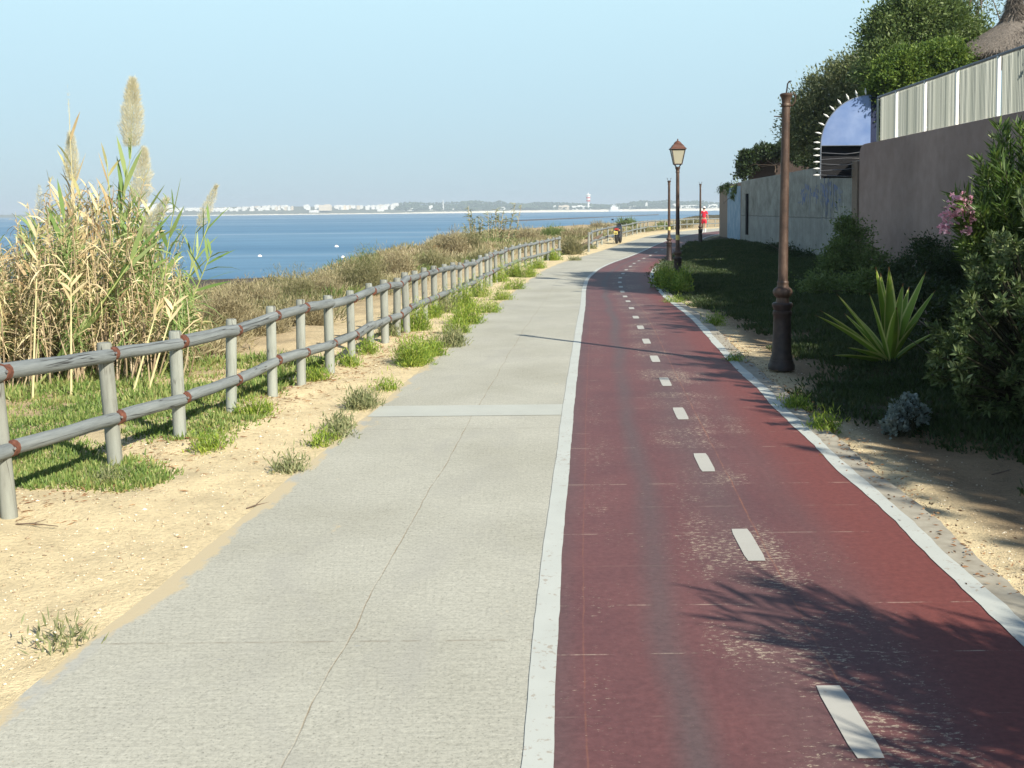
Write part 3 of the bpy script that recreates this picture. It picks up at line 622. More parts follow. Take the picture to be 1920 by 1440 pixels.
# ------------------------------------------------------------------ street lamps
def lamp(loc, label, lantern=False, hook=None, sticker=False, lean=0.0, seg=20):
    r = empty('street_lamp', loc, label, 'street lamp', 'iron lamp posts beside the bike lane'); H = 2.82
    MB().lathe([(.135, 0), (.135, .05), (.122, .07), (.118, .10)], seg=seg).build('base', 'dark_iron', r)
    MB().lathe([(.112, .10), (.108, .13), (.098, .16), (.088, .50), (.088, .56), (.096, .57), (.096, .60), (.086, .61), (.090, .63), (.103, .65), (.105, .675), (.094, .69)], seg=seg).build('shaft', 'dark_iron', r)
    MB().lathe([(.070, .69), (.062, .72), (.062, .74), (.085, .76), (.098, .785), (.099, .81), (.085, .835), (.062, .85), (.055, .88), (.058, .89), (.058, .905), (.05, .915)], seg=seg).build('collar', 'iron', r)
    MB().lathe([(.049, .915), (.045, 1.6), (.040, H - .14)], seg=seg).build('pole', 'iron', r)
    MB().lathe([(.045, H - .14), (.050, H - .13), (.050, H - .115), (.042, H - .105), (.043, H - .09), (.050, H - .05), (.059, H - .035), (.063, H - .03), (.063, H - .015), (.05, H - .005), (.02, H)], seg=seg).build('capital', 'iron', r)
    if sticker: MB().lathe([(.0485, 1.10), (.0485, 1.22)], seg=seg).build('sticker', 'yellow', r)
    if hook == 'big':
        MB().tube([(0, 0, H - .01), (.008, 0, H + .05), (.012, 0, H + .09), (.028, 0, H + .115), (.05, 0, H + .118)], .0075, 6).build('hook', 'dark_iron', r)
        MB().tube([(.03, 0, H - .01), (.07, 0, H + .005), (.095, 0, H - .03), (.09, 0, H - .09), (.06, 0, H - .13)], .006, 6).build('cable_loop', 'iron', r)
        MB().tube([(-.03, 0, H - .24), (-.12, 0, H - .235)], .006, 6).build('peg', 'dark_iron', r)
    if hook == 'small':
        for s_ in (-1, 1):
            MB().tube([(s_ * .02, 0, H - .01), (s_ * .06, 0, H + .04), (s_ * .055, 0, H + .08), (s_ * .085, 0, H + .085)], .007, 5).build('hook', 'dark_iron', r)
    if lantern:
        L = empty_part('lantern', r); z0 = H + .06
        for s_ in range(4):
            a = s_ * math.pi / 2 + math.pi / 4; c_, d_ = math.cos(a), math.sin(a)
            MB().tube([(.03 * c_, .03 * d_, H - .02), (.075 * c_, .075 * d_, H + .02), (.11 * c_, .11 * d_, z0 + .01)], .008, 6).build('support', 'dark_iron', L)
        q = math.sqrt(2)
        MB().lathe([(.085 * q, z0 + .012), (.150 * q, z0 + .335)], seg=4, rot=math.pi / 4).build('glass', 'glass', L, smooth=False)
        fr = MB()
        for a in range(4):
            an = a * math.pi / 2 + math.pi / 4; c_, d_ = math.cos(an), math.sin(an)
            fr.tube([(.089 * q * c_, .089 * q * d_, z0), (.155 * q * c_, .155 * q * d_, z0 + .345)], .010, 6)
        for rr, zz in ((.09, z0), (.158, z0 + .34)):
            for a in range(4):
                a0 = a * math.pi / 2 + math.pi / 4; a1_ = a0 + math.pi / 2
                fr.tube([(rr * q * math.cos(a0), rr * q * math.sin(a0), zz), (rr * q * math.cos(a1_), rr * q * math.sin(a1_), zz)], .013, 6)
        fr.build('frame', 'iron', L)
        MB().lathe([(.185 * q, z0 + .350), (.180 * q, z0 + .365), (.145 * q, z0 + .395), (.120 * q, z0 + .44), (.085 * q, z0 + .475), (.075 * q, z0 + .48)], seg=4, rot=math.pi / 4).build('roof', 'lantern_roof', L, smooth=False)
        MB().lathe([(.095, z0 + .478), (.085, z0 + .50), (.05, z0 + .53), (.02, z0 + .545), (.012, z0 + .56), (.018, z0 + .575), (.004, z0 + .595)], seg=12).build('finial', 'lantern_roof', L)
    r.rotation_euler = (0, lean, 0); return r
def empty_part(name, parent, loc=(0, 0, 0)):
    o = bpy.data.objects.new(name, None); link(o, parent); o.location = loc; o.empty_display_size = .05; return o
p1 = G(1465, 690); lamp((p1[0], p1[1], float(T(p1[0], p1[1])) + .02), 'tall rusty lamp post with a bare wire hook instead of a lantern, beside the agave', hook='big', lean=.010, seg=28)
p2 = P(1270.5, 536, 25.2); lamp((p2[0], p2[1], -.19), 'lamp post that still carries its glass lantern with a rust red roof', lantern=True, sticker=True)
p3 = P(1254.5, 490, 37.1); lamp((p3[0], p3[1], -.20), 'thin lamp post without lantern standing just behind the lantern lamp', hook='small', sticker=True)
p4 = P(1313, 455, 50.4); lamp((p4[0], p4[1], -.02), 'bare lamp post without lantern next to the walking person in red', hook='small')

# ------------------------------------------------------------------ walls on the right
def prism(name, pts, z0, z1, th, m, label, cat, z1b=None):
    """a wall along pts (plan), its seen face on the polyline, thickness to the right"""
    mb = MB(); V = []; n_ = len(pts)
    for i, (x, y) in enumerate(pts):
        t = i / (n_ - 1); zt = z1 + ((z1b if z1b is not None else z1) - z1) * t
        V += [(x, y, z0), (x + th, y, z0), (x + th, y, zt), (x, y, zt)]
    Fs = [(0, 1, 2, 3), tuple((n_ - 1) * 4 + k for k in (3, 2, 1, 0))]
    for i in range(n_ - 1):
        for k in range(4): k2 = (k + 1) % 4; a = i * 4; Fs.append((a + k, a + 4 + k, a + 4 + k2, a + k2))
    mb.add(V, Fs); o = mb.build(name, m, smooth=False, bevel=.02); return tag(o, label, cat)
WJ = P(1612, 300, 32.5)
WXa = float(WJ[0])
cw = prism('concrete_wall', [(WXa, 32.52), (P(1520, 313, 38)[0], 38), (P(1390, 340, 53)[0], 53.0)], -.5, 3.06, .3, 'wallc', 'tall raw grey concrete garden wall with faded blue graffiti, in the middle of the wall row', 'wall', 2.97)
# pilaster at its near end, graffiti field and drainpipe: parts of the wall
MB().box((WXa - .03, 32.78, 1.25), (.06, .5, 3.56)).build('pilaster', 'brown_render', cw, smooth=False)
ga, gb = P(1570, 400, 34.9), P(1505, 400, 38.9)
gx0, gx1 = np.interp(34.9, [32.52, 38], [WXa, P(1520, 313, 38)[0]]), P(1520, 313, 38)[0]
def wallx(y): return float(np.interp(y, [32.52, 38, 53], [WXa, P(1520, 313, 38)[0], P(1390, 340, 53)[0]]))
V = []; Fs = []; rn = random.Random(8)
def stroke(y0, z0, y1, z1, wd):
    k = len(V); dy, dz = y1 - y0, z1 - z0; L = math.hypot(dy, dz) + 1e-6; oy, oz = -dz / L * wd / 2, dy / L * wd / 2
    for y, z, q in ((y0, z0, 1), (y0 * .5 + y1 * .5, z0 * .5 + z1 * .5, 1.2), (y1, z1, .5)):
        for s_ in (-1, 1): V.append((wallx(y) - .006 - .00012 * k / 6, y + oy * s_ * q, z + oz * s_ * q))
    Fs.append((k, k + 1, k + 3, k + 2)); Fs.append((k + 2, k + 3, k + 5, k + 4))
for i in range(46):
    y = rn.uniform(34.0, 39.4); c = 1 - abs(y - 36.6) / 3.2
    if rn.random() < .55: z = 2.1 + rn.uniform(-.3, .4) * (c + .3); stroke(y, z + .15, y + rn.uniform(-.15, .15), z - rn.uniform(.3, 1.1) * (c + .15), rn.uniform(.03, .14))
    else: z = 2.0 + rn.uniform(-.25, .35); stroke(y, z, y + rn.uniform(-.7, .7), z + rn.uniform(-.3, .3), rn.uniform(.06, .16))
MB().add(V, Fs).build('graffiti', 'graffiti', cw, smooth=False)
py_ = 51.0; MB().box((wallx(py_) - .05, py_, 1.35), (.10, .22, 1.95)).build('drainpipe', 'black', cw, smooth=False)
ex1, ex2 = P(1388, 345, 53.3)[0], P(1365, 345, 59)[0]
pw = prism('painted_wall', [(ex1 + .0, 53.02), (ex2, 59.0), (P(1349, 350, 64)[0], 64)], -.5, 2.93, .3, 'brown_render', 'brown end of the garden wall with a pale blue painted panel under hanging ivy', 'wall')
V = []; Fs = []
for i, y in enumerate(np.linspace(53.3, 59.2, 5)):
    x = float(np.interp(y, [53.02, 59, 64], [ex1, ex2, P(1349, 350, 64)[0]])) - .01; V += [(x, y, -.2), (x, y, 2.75)]
    if i: Fs.append((2 * i - 2, 2 * i, 2 * i + 1, 2 * i - 1))
MB().add(V, Fs).build('painted_panel', 'wash', pw, smooth=False)
# mauve wall with softly rounded top corner
mwx = WXa - .02; y1_ = 32.48; V = []; prof = [(y1_, -.5), (y1_, 3.2), (y1_ - .03, 3.33), (y1_ - .12, 3.44), (y1_ - .26, 3.50), (y1_ - .45, 3.52), (20, 3.60), (10, 3.62), (-8, 3.62), (-8, -.5)]
m = MB(); n_ = len(prof); V = [(mwx, y, z) for y, z in prof] + [(mwx + .35, y, z) for y, z in prof]
m.add(V, [tuple(range(n_)), tuple(range(n_, 2 * n_))[::-1]] + [(i, i + n_, (i + 1) % n_ + n_, (i + 1) % n_) for i in range(n_)])
mw = tag(m.build('mauve_wall', 'mauve', smooth=False, bevel=.015), 'tall smooth mauve brown rendered wall carrying the white slatted railing', 'wall')
# garden terrace behind
o = MB().box((WXa + 5.36, 12.2, 1.5), (10, 40.2, 3.56)).build('terrace', 'soil', smooth=False); tag(o, kind='structure')

# railing on the mauve wall
RX = mwx + .12
rl = empty('wall_railing', (RX, 31.2, 3.5), 'white posted railing of pale vertical slats on top of the mauve wall', 'railing')
def wy(px): return RX * F / (px - 960)
RY = [31.2, wy(1678), wy(1731), wy(1790), wy(1866.5)]
while RY[-1] > 0: RY.append(RY[-1] - 2.35)
def wtop(y): return float(np.interp(y, [-8, 10, 20, 32], [3.62, 3.62, 3.60, 3.52]))
def rtop(y): return float(np.interp(y, [-8, 22, 32], [5.0, 4.94, 4.80]))
V = [(RX, 31.25, rtop(31.2)), (RX, 22, rtop(22)), (RX, -1, rtop(-1))]
MB().tube([(p[0] - RX, p[1] - 31.2, p[2] - 3.5) for p in V], .035, 8).build('handrail', 'rail_grey', rl)
for i, y in enumerate(RY):
    if i: MB().box((0, y - 31.2, (wtop(y) + rtop(y)) / 2 - 3.5), (.075, .06, rtop(y) - wtop(y) - .03)).build('post', 'white_metal', rl, smooth=False)
for i in range(len(RY) - 1):
    m = MB(); ya, yb = RY[i] - .15, RY[i + 1] + .05; k = max(2, int((ya - yb) / .068))
    for j in range(k + 1):
        y = ya + (yb - ya) * j / k; m.box((.03, y - 31.2, (wtop(y) + rtop(y)) / 2 - 3.5), (.046 + .012 * random.random(), .013, rtop(y) - wtop(y) - .06), rz=random.uniform(-.12, .12))
    m.build('slat_panel', 'slat', rl, smooth=False)
ml = MB().box((-.03, 31.15 - 31.2, 4.14 - 3.5), (.05, .06, 1.24)).build('post', 'slat', rl, smooth=False)

# spiked blue fan guard
FY = 32.95; c0 = P(1632, 272, FY); cx, cz = float(c0[0]), float(c0[2]); RR = 92 * FY / F
fg = empty('spiked_guard', (cx, FY, cz - .5), 'quarter round blue sheet metal guard with white spikes at the end of the wall', 'guard')
m = MB(); K = 24; V = []
for s_ in (0, .03):
    V += [(0, s_, .5)] + [(-RR * math.cos(a), s_, .5 + RR * math.sin(a)) for a in np.linspace(0, math.pi / 2, K)]
K1 = K + 1; m.add(V, [tuple(range(K1)), tuple(range(K1, 2 * K1))[::-1]] + [(i, i + K1, (i + 1) % K1 + K1, (i + 1) % K1) for i in range(K1)])
m.build('sheet', 'blue_sheet', fg, smooth=False)
m = MB().tube([(-RR * math.cos(a), .015, .5 + RR * math.sin(a)) for a in np.linspace(0, math.pi / 2, K)], .02, 6); m.tube([(-RR, .015, .5), (0, .015, .5)], .018, 6); m.tube([(-RR, .015, .5), (-RR - .01, .015, -.52)], .02, 6)
m.build('rim', 'rail_grey', fg)
MB().box((.12, .28, .5 + RR / 2 - .0), (.26, .5, RR)).build('side_panel', 'blue_shaded', fg, smooth=False)  # painted as dark as it looks in shadow
MB().box((-RR / 2 + .02, .35, .0), (RR - .1, .02, .98)).build('dark_gap_panel', 'black', fg, smooth=False)  # solid black sheet standing in for the dark gap behind the wires
angs = list(np.linspace(0.06, math.pi / 2 - .1, 9))
sp = []
for a in angs: sp.append(((-(RR + .03) * math.cos(a), (RR + .03) * math.sin(a)), (-math.cos(a), math.sin(a))))
for k in range(5): sp.append(((-RR - .03, -.10 - .20 * k), (-1, 0)))
for (sx, sz), (dx, dz) in sp:
    MB().tube([(sx, .015, .5 + sz), (sx + dx * .09, .015, .5 + sz + dz * .09), (sx + dx * .20, .015, .5 + sz + dz * .20)], [.014, .034, .004], 6).build('spike', 'white_metal', fg)
for k in range(5):
    z = -.42 + k * .17; MB().tube([(-RR, -.02, z + .02 * (-1) ** k), (-RR * .5, -.05, z - .03 + .05 * (k % 2)), (0, -.02, z + .07 * (k % 3))], .008, 4).build('wire', 'chrome', fg)

# brown hut wall behind the concrete wall
hb = P(1403, 285, 57); hx = float(hb[0]); hz_ = float(hb[2])
hut = tag(prism('garden_hut', [(hx, 57.0), (hx * 63 / 57 + .1, 63.0)], -.3, hz_, 6.0, 'hut', 'dark brown boarded hut rising behind the concrete wall under a mass of creeper', 'hut'), None)
MB().box((hx + 3.0, 56.94, hz_ - .1), (6.2, .12, .2)).build('fascia', 'bark', hut, smooth=False)

# thatched sunshade
ta = P(1903, -8, 34); tx, ty, tz = float(ta[0]), 34.0, float(ta[2])
th = empty('thatched_sunshade', (tx, ty, 3.3), 'pointed grey thatched roof sunshade above the white railing', 'sunshade')
zE = float(P(1800, 112, 34)[2]) - 3.3; Tz = tz - 3.3; RE = 1.78
kk = 34 / F; zz0 = lambda py: float(P(1850, py, 34)[2]) - 3.3
prof = [(113 * kk, zz0(118)), (120 * kk, zz0(112)), (113 * kk, zz0(105)), (95 * kk, zz0(90)), (70 * kk, zz0(71)), (45 * kk, zz0(56)), (24 * kk, zz0(42)), (15 * kk, zz0(25)), (9 * kk, zz0(4)), (6 * kk, zz0(-6)), (2 * kk, zz0(-9))]
m = MB().lathe(prof, seg=48)
rn = random.Random(9); m.V = [(v[0] * (1 + rn.uniform(-.02, .02)), v[1] * (1 + rn.uniform(-.02, .02)), v[2] + rn.uniform(-.02, .02)) for v in m.V]; m.build('thatch', 'thatch', th)
n_ = 9000; a = RNG.uniform(0, 6.283, n_); t = RNG.uniform(0, 1, n_) ** .7; pr = np.array(prof[1:]); tt = (1 - t) * (len(pr) - 1); rr_ = np.interp(tt, np.arange(len(pr)), pr[:, 0]); zz_ = np.interp(tt, np.arange(len(pr)), pr[:, 1])
B = np.stack([rr_ * np.cos(a), rr_ * np.sin(a), zz_], 1); D = np.stack([np.cos(a) * .8, np.sin(a) * .8, -np.ones(n_) * .75], 1) + RNG.normal(size=(n_, 3)) * .12
V, Fq = leaf_arrays(B, D, RNG.uniform(.12, .3, n_), RNG.uniform(.008, .02, n_)); npmesh('straw', V, Fq, None, 'thatch', th)
MB().lathe([(.08, -3.3), (.06, zE + .6)], seg=10).build('pole', 'bark', th)

# ------------------------------------------------------------------ plants
def dirs(n_, up=0.0): 
    d = RNG.normal(size=(n_, 3)); d = nrm(d); d[:, 2] += up; return nrm(d)
def crown_points(lobes, nclump, nper, sig, shell=.55):
    """lobes: (cx,cy,cz,rx,ry,rz). clumps are spread through the outer part of each lobe"""
    lob = np.array(lobes, float); wgt = lob[:, 3] * lob[:, 5]; wgt = wgt / wgt.sum()
    k = RNG.choice(len(lob), nclump, p=wgt); L = lob[k]; d = dirs(nclump); r = RNG.uniform(shell, 1.04, nclump)[:, None]
    C = L[:, :3] + d * r * L[:, 3:]; O = d
    pk = np.repeat(np.arange(nclump), nper); B = C[pk] + RNG.normal(size=(len(pk), 3)) * sig * RNG.uniform(.5, 1.3, nclump)[pk][:, None]
    return B, O[pk], C
def leafy(name, lobes, nclump, nper, sig, L, Wd, m, parent=None, up=.3, outw=.8, shell=.55, loc=None):
    B, O, C = crown_points(lobes, nclump, nper, sig, shell); n_ = len(B)
    D = O * outw + RNG.normal(size=(n_, 3)) * .7; D[:, 2] += up
    V, Fq = leaf_arrays(B, D, RNG.uniform(.6, 1.3, n_) * L, RNG.uniform(.7, 1.2, n_) * Wd); return npmesh(name, V, Fq, None, m, parent, loc=loc), C
def wood(parent, base, lobes, r0, name='trunk', extra=None, m='bark'):
    mb = MB(); bx_, by_, bz_ = base; l = np.array(lobes); top = l[:, :3].mean(0); fork = np.array([bx_, by_, bz_]) + (top - np.array(base)) * np.array([.45, .45, .45])
    mb.tube([base, tuple(np.array(base) * .5 + fork * .5 + np.array([.04, .03, 0])), tuple(fork)], [r0, r0 * .8, r0 * .65], 9)
    tgt = [tuple(q[:3]) for q in lobes] + ([] if extra is None else [tuple(e) for e in extra])
    for q in tgt:
        q = np.array(q); md = fork * .5 + q * .5 + RNG.normal(size=3) * .08 * np.linalg.norm(q - fork); mb.tube([tuple(fork), tuple(md), tuple(q)], [r0 * .5, r0 * .3, r0 * .08], 6)
    return mb.build(name, m, parent)
def tree(name, base, lobes, nclump, nper, sig, L, Wd, m, label, cat='tree', group=None, r0=.12, shell=.55, up=.3, nx=14):
    r = empty(name, base, label, cat, group); lb = [(l[0] - base[0], l[1] - base[1], l[2] - base[2], *l[3:]) for l in lobes]
    o, C = leafy('crown', lb, nclump, nper, sig, L, Wd, m, r, shell=shell, up=up)
    wood(r, (0, 0, 0), lb, r0, extra=C[RNG.choice(len(C), min(nx, len(C)), replace=False)]); return r
def W3(px, py, Y): return tuple(float(k) for k in P(px, py, Y))
def lob(px, py, Y, rpx, rpy, ry=None):
    c = W3(px, py, Y); k = Y / F; return (*c, rpx * k, (ry if ry else rpx * k), rpy * k)
# big grey-green tree above the railing
tree('broadleaf_tree', (W3(1720, 200, 36)[0], 36, 0.5), [lob(1665, 75, 36, 45, 60), lob(1665, 130, 35.5, 52, 50), lob(1735, 110, 36, 60, 75), lob(1705, 30, 36, 50, 55), lob(1810, 100, 36.5, 50, 60), lob(1775, 45, 36, 50, 45)],
     900, 75, .19, .13, .065, 'tree', 'dense grey green tree towering over the white railing and the blue guard', r0=.16)
tree('sparse_tree', (W3(1790, 200, 38)[0], 38, 0.5), [lob(1755, 20, 38, 55, 60), lob(1815, 20, 38, 50, 60), lob(1790, -30, 38, 70, 60)], 230, 30, .26, .10, .05, 'tree_olive', 'airy tree with sparse whitish leaves whose top leaves the photo beside the thatched roof', r0=.12, shell=.4, nx=30)
tree('olive_tree', (W3(1600, 300, 43)[0], 43, 0.0), [lob(1520, 215, 43, 42, 42), lob(1560, 175, 43, 45, 45), lob(1600, 150, 43, 42, 50), lob(1545, 255, 42.5, 55, 45), lob(1600, 235, 42, 55, 70), lob(1500, 245, 43, 28, 38), lob(1640, 190, 42, 45, 80)],
     950, 60, .21, .15, .06, 'tree_olive', 'round headed olive green tree behind the concrete wall, left of the big tree', r0=.16)
tree('bright_shrub', (W3(1720, 200, 32.8)[0] + .4, 32.3, 3.2), [lob(1660, 150, 33, 28, 40, .6), lob(1700, 135, 33, 40, 42, .6), lob(1755, 125, 33, 42, 42, .6), lob(1790, 110, 33, 25, 30, .5), lob(1650, 190, 33.4, 24, 40, .5)],
     480, 70, .13, .11, .06, 'bright', 'bright yellow green bush directly behind the far end of the white railing', 'bush', r0=.05)
# creepers
def creeper(name, lobes, n1, n2, L, Wd, m, label, cat='creeper'):
    lo = np.array(lobes); base = (lo[:, 0].mean(), lo[:, 1].mean(), lo[:, 2].min())
    r = empty(name, base, label, cat); lb = [(l[0] - base[0], l[1] - base[1], l[2] - base[2], *l[3:]) for l in lobes]
    o, C = leafy('foliage', lb, n1, n2, .10, L, Wd, m, r, shell=.3); wood(r, (0, 0, -.2), lb, .03, 'stem'); return r
creeper('creeper', [lob(1392, 318, 56.3, 12, 22, .4), lob(1405, 300, 56.3, 20, 20, .5), lob(1435, 288, 56.3, 28, 13, .6), lob(1470, 284, 56.3, 25, 14, .6), lob(1500, 288, 55, 26, 22, .6), lob(1530, 300, 50, 26, 22, .6), lob(1450, 276, 56.3, 40, 5, .5)], 330, 40, .15, .10, 'dark_leaf', 'dark creeper draped over the brown hut roof behind the concrete wall')
creeper('creeper', [lob(1355, 354, 62, 5, 5, .4), lob(1370, 354, 58.5, 11, 7, .4), lob(1382, 354, 55, 6, 8, .3), lob(1377, 368, 56, 3, 7, .2)], 90, 35, .09, .06, 'scrub_green', 'short green ivy hanging over the brown end wall with the blue panel')
creeper('creeper', [lob(1632, 225, 33.4, 14, 50, .3), lob(1600, 290, 34, 40, 16, .4), lob(1560, 300, 35.5, 30, 18, .4)], 110, 40, .10, .06, 'dark_leaf', 'dark climbing leaves filling the gap between the blue guard and the railing')
# shade trees beyond the right edge of the picture
for i, (x, y, lab) in enumerate([(2.0, 14.8, 'tall garden tree beyond the right edge whose shade covers the verge past the agave'), (.8, 11.8, 'tall garden tree beyond the right edge behind the oleander'), (.3, 9.4, 'garden tree beyond the right edge shading the silver bush'), (.3, 3.6, 'garden tree beyond the right edge level with the tufted bush'), (.3, .9, 'garden tree beyond the right edge beside the camera'), (.3, -1.8, 'garden tree just behind the camera on the right'), (.3, -4.6, 'last garden tree behind the camera on the right')]):
    lb = [(8.2 + x, y, 4.0, 1.4, 1.7, 1.35), (9.4 + x, y, 5.2, 1.4, 1.7, 1.35), (7.3 + x, y, 2.7, 1.3, 1.7, 1.3), (9.0 + x, y + .5, 2.8, 1.7, 1.8, 1.5)]
    if y > 11: lb.pop(2)
    if y < 7: lb.append((6.4 + x, y, 1.5, 1.25, 1.6, 1.2))
    tree('shade_tree', (8.6 + x, y, 0), lb, 430, 44, .28, .26, .15, 'tree', lab, group='shade trees beyond the right edge', r0=.13, shell=.2)
for x, y, lab in ((11.4, 15.6, 'tall thin crowned garden tree behind the mauve wall, out of view to the right'), (11.5, 19.0, 'second tall garden tree behind the mauve wall, out of view to the right')):
    tree('shade_tree', (x, y, 3.2), [(x, y, 7.3, 1.25, 1.8, 1.2), (x + .3, y + .4, 8.5, 1.1, 1.7, 1.0), (x + .1, y, 8.0, 1.2, 1.8, 1.1)], 330, 42, .28, .24, .14, 'tree', lab, group='shade trees beyond the right edge', r0=.10, shell=.2)
# leafy oleander, tip shadows on the lane, off frame
def spray_bush(name, base, shoots, nl, L, Wd, m, label, cat, lean=(0, 0), stemm='twigs', flowers=None, spread=.25):
    """shoots: list of tip points; leaves in whorls along the upper half of each shoot"""
    r = empty(name, base, label, cat); b = np.array(base); mb = MB(); Bs, Ds = [], []
    for tip in shoots:
        tp = np.array(tip) - b; b0 = np.array([RNG.normal() * .08, RNG.normal() * .08, 0]); mid = b0 * .4 + tp * .5 + np.array([0, 0, .12 * np.linalg.norm(tp)])
        mb.tube([tuple(b0), tuple(mid), tuple(tp)], [.011, .007, .003], 5)
        t = RNG.uniform(.0, 1, nl) ** .55; pts = mid + (tp - mid) * t[:, None]; ax = (tp - mid) / np.linalg.norm(tp - mid)
        pts = pts + RNG.normal(size=(nl, 3)) * .015; d = dirs(nl); d = nrm(d - (d @ ax)[:, None] * ax); D = d + ax * (.45 + 1.0 * t[:, None] ** 2); Bs.append(pts); Ds.append(D)
    B = np.concatenate(Bs); D = np.concatenate(Ds); n_ = len(B)
    V, Fq = leaf_arrays(B, D, RNG.uniform(.7, 1.2, n_) * L, RNG.uniform(.8, 1.2, n_) * Wd, fold=.06); npmesh('leaves', V, Fq, None, m, r)
    mb.build('stem', stemm, r)
    if flowers:
        for c, rad, k in flowers:
            cc = np.array(c) - b; C = cc + RNG.normal(size=(k, 3)) * rad * .5; B = np.repeat(C, 5, 0); D = dirs(len(B), .2); V, Fq = leaf_arrays(B, D, np.full(len(B), .028), np.full(len(B), .024), fold=.1); npmesh('flower_cluster', V, Fq, None, 'pink', r)
    return r
def tips(boxes):
    out = []
    for (px0, px1, py0, py1, Y0, Y1, k) in boxes:
        for _ in range(k): out.append(W3(random.uniform(px0, px1), random.uniform(py0, py1), random.uniform(Y0, Y1)))
    return out
spray_bush('oleander_bush', (4.55, 9.2, .1), tips([(1860, 1990, 225, 320, 8.8, 9.6, 26), (1835, 1960, 300, 380, 8.6, 9.5, 40), (1790, 1930, 360, 440, 8.5, 9.3, 46), (1780, 1850, 400, 470, 8.5, 9.2, 10), (1930, 2200, 200, 450, 8.6, 10, 50)]), 62, .13, .019, 'oleander',
           'tall oleander bush with pink flowers at the right edge in front of the mauve wall', 'bush', flowers=[(W3(1802, 385, 8.6), .075, 70), (W3(1812, 402, 8.6), .05, 30), (W3(1772, 428, 8.7), .05, 26), (W3(1778, 402, 8.7), .045, 16), (W3(1812, 432, 8.6), .04, 12), (W3(1795, 405, 8.7), .04, 12)])
# low tufted bush in front of it
def tuft_bush(base, cents, label, m='tuft', L=.062, Wd=.020, nper=60, name='tufted_bush'):
    r = empty(name, base, label, 'bush'); b = np.array(base); mb = MB(); Bs, Ds = [], []
    for c in cents:
        c = np.array(c) - b; mb.tube([(RNG.normal() * .05, RNG.normal() * .05, 0), tuple(c * .6 + np.array([0, 0, .03])), tuple(c)], [.012, .009, .006], 5); ax = nrm(c * np.array([1, 1, .8]) + np.array([0, -.1, .3]))
        d = dirs(nper); D = d + ax * .9; Bs.append(c - ax * RNG.uniform(0, .10, (nper, 1)) + RNG.normal(size=(nper, 3)) * .012); Ds.append(D)
    B = np.concatenate(Bs); D = np.concatenate(Ds); V, Fq = leaf_arrays(B, D, RNG.uniform(.7, 1.2, len(B)) * L, np.full(len(B), Wd), fold=.08); npmesh('leaves', V, Fq, None, m, r); mb.build('stem', 'twigs', r); return r
cents = tips([(1745, 1800, 610, 720, 7.2, 7.8, 26), (1790, 1960, 560, 740, 6.9, 7.9, 95), (1850, 2000, 430, 600, 7.2, 8.2, 80), (1810, 1860, 480, 560, 7.4, 8.0, 16), (1910, 2200, 350, 700, 7, 8.6, 90), (1800, 1960, 700, 770, 7.2, 7.8, 30)])
tuft_bush((4.0, 7.8, .1), cents, 'low bush of pale leaf tufts at the right edge below the oleander')
# shade caster for the foreground: fan of long leaves beside the camera
tipsh = []
for k in range(66):
    xt, yt = random.uniform(1.15, 2.6), random.uniform(2.6, 4.2); h = random.uniform(1.7, 2.5)
    if k < 8: xt, yt, h = random.uniform(.85, 1.3), random.uniform(3.6, 4.6), random.uniform(2.1, 2.7)
    tipsh.append((xt + .955 * h, yt - 1.118 * h, h))
spray_bush('oleander_bush', (4.1, .9, .0), tipsh, 44, .24, .036, 'oleander', 'oleander bush beside the camera whose leafy shadow falls on the near red lane', 'bush')

# agave
ag = G(1668, 690); ag = (float(ag[0]), float(ag[1]) , float(T(ag[0], ag[1])))
r = empty('agave', ag, 'agave with yellow edged sword leaves behind the base of the rusty lamp post', 'agave')
def agave_leaf(tip, wmax, droop=0.0, roll=0.0):
    tp = Vector(tip); n_ = 12; ax = tp.normalized(); L = tp.length; side = ax.cross(Vector((0, -.25, 1))); side = (Matrix.Rotation(roll, 3, ax) @ side).normalized() if side.length > .01 else Vector((1, 0, 0))
    up = side.cross(ax).normalized(); V = []; UV = []
    for i in range(n_ + 1):
        t = i / n_; wd = wmax * (0.55 + .45 * math.sin(min(1, t * 2.2) * math.pi / 2)) * (1 - t ** 2.6) + .001; cup = wd * .22
        c = ax * (L * t) + Vector((0, 0, -droop * t * t + droop * .5 * t)); c = c + ax * .05
        for k in (-1, -.5, 0, .5, 1): V.append(c + side * wd * k * .5 + up * (cup * k * k) ); UV.append((k / 2 + .5, t))
    for i in range(n_ + 1):
        t = i / n_; wd = V[i * 5 + 4] - V[i * 5]; th_ = .018 * (1 - t) + .002
        for k in range(5): V.append(V[i * 5 + k] - up * th_ * (1 - abs(k - 2) / 2.2)); UV.append(UV[i * 5 + k])
    Fs = []; O = (n_ + 1) * 5
    for i in range(n_):
        for k in range(4):
            a = i * 5 + k; Fs.append((a, a + 1, a + 6, a + 5)); Fs.append((O + a, O + a + 5, O + a + 6, O + a + 1))
    m = MB(); m.add(V, Fs); o = m.build('leaf', 'agave', r); uvl = o.data.uv_layers.new(name='UVMap')
    for l in o.data.loops: uvl.data[l.index].uv = UV[l.vertex_index]
    return o
def at(px, py, Y): p = W3(px, py, Y); return (p[0] - ag[0], p[1] - ag[1], p[2] - ag[2])
AY = ag[1]
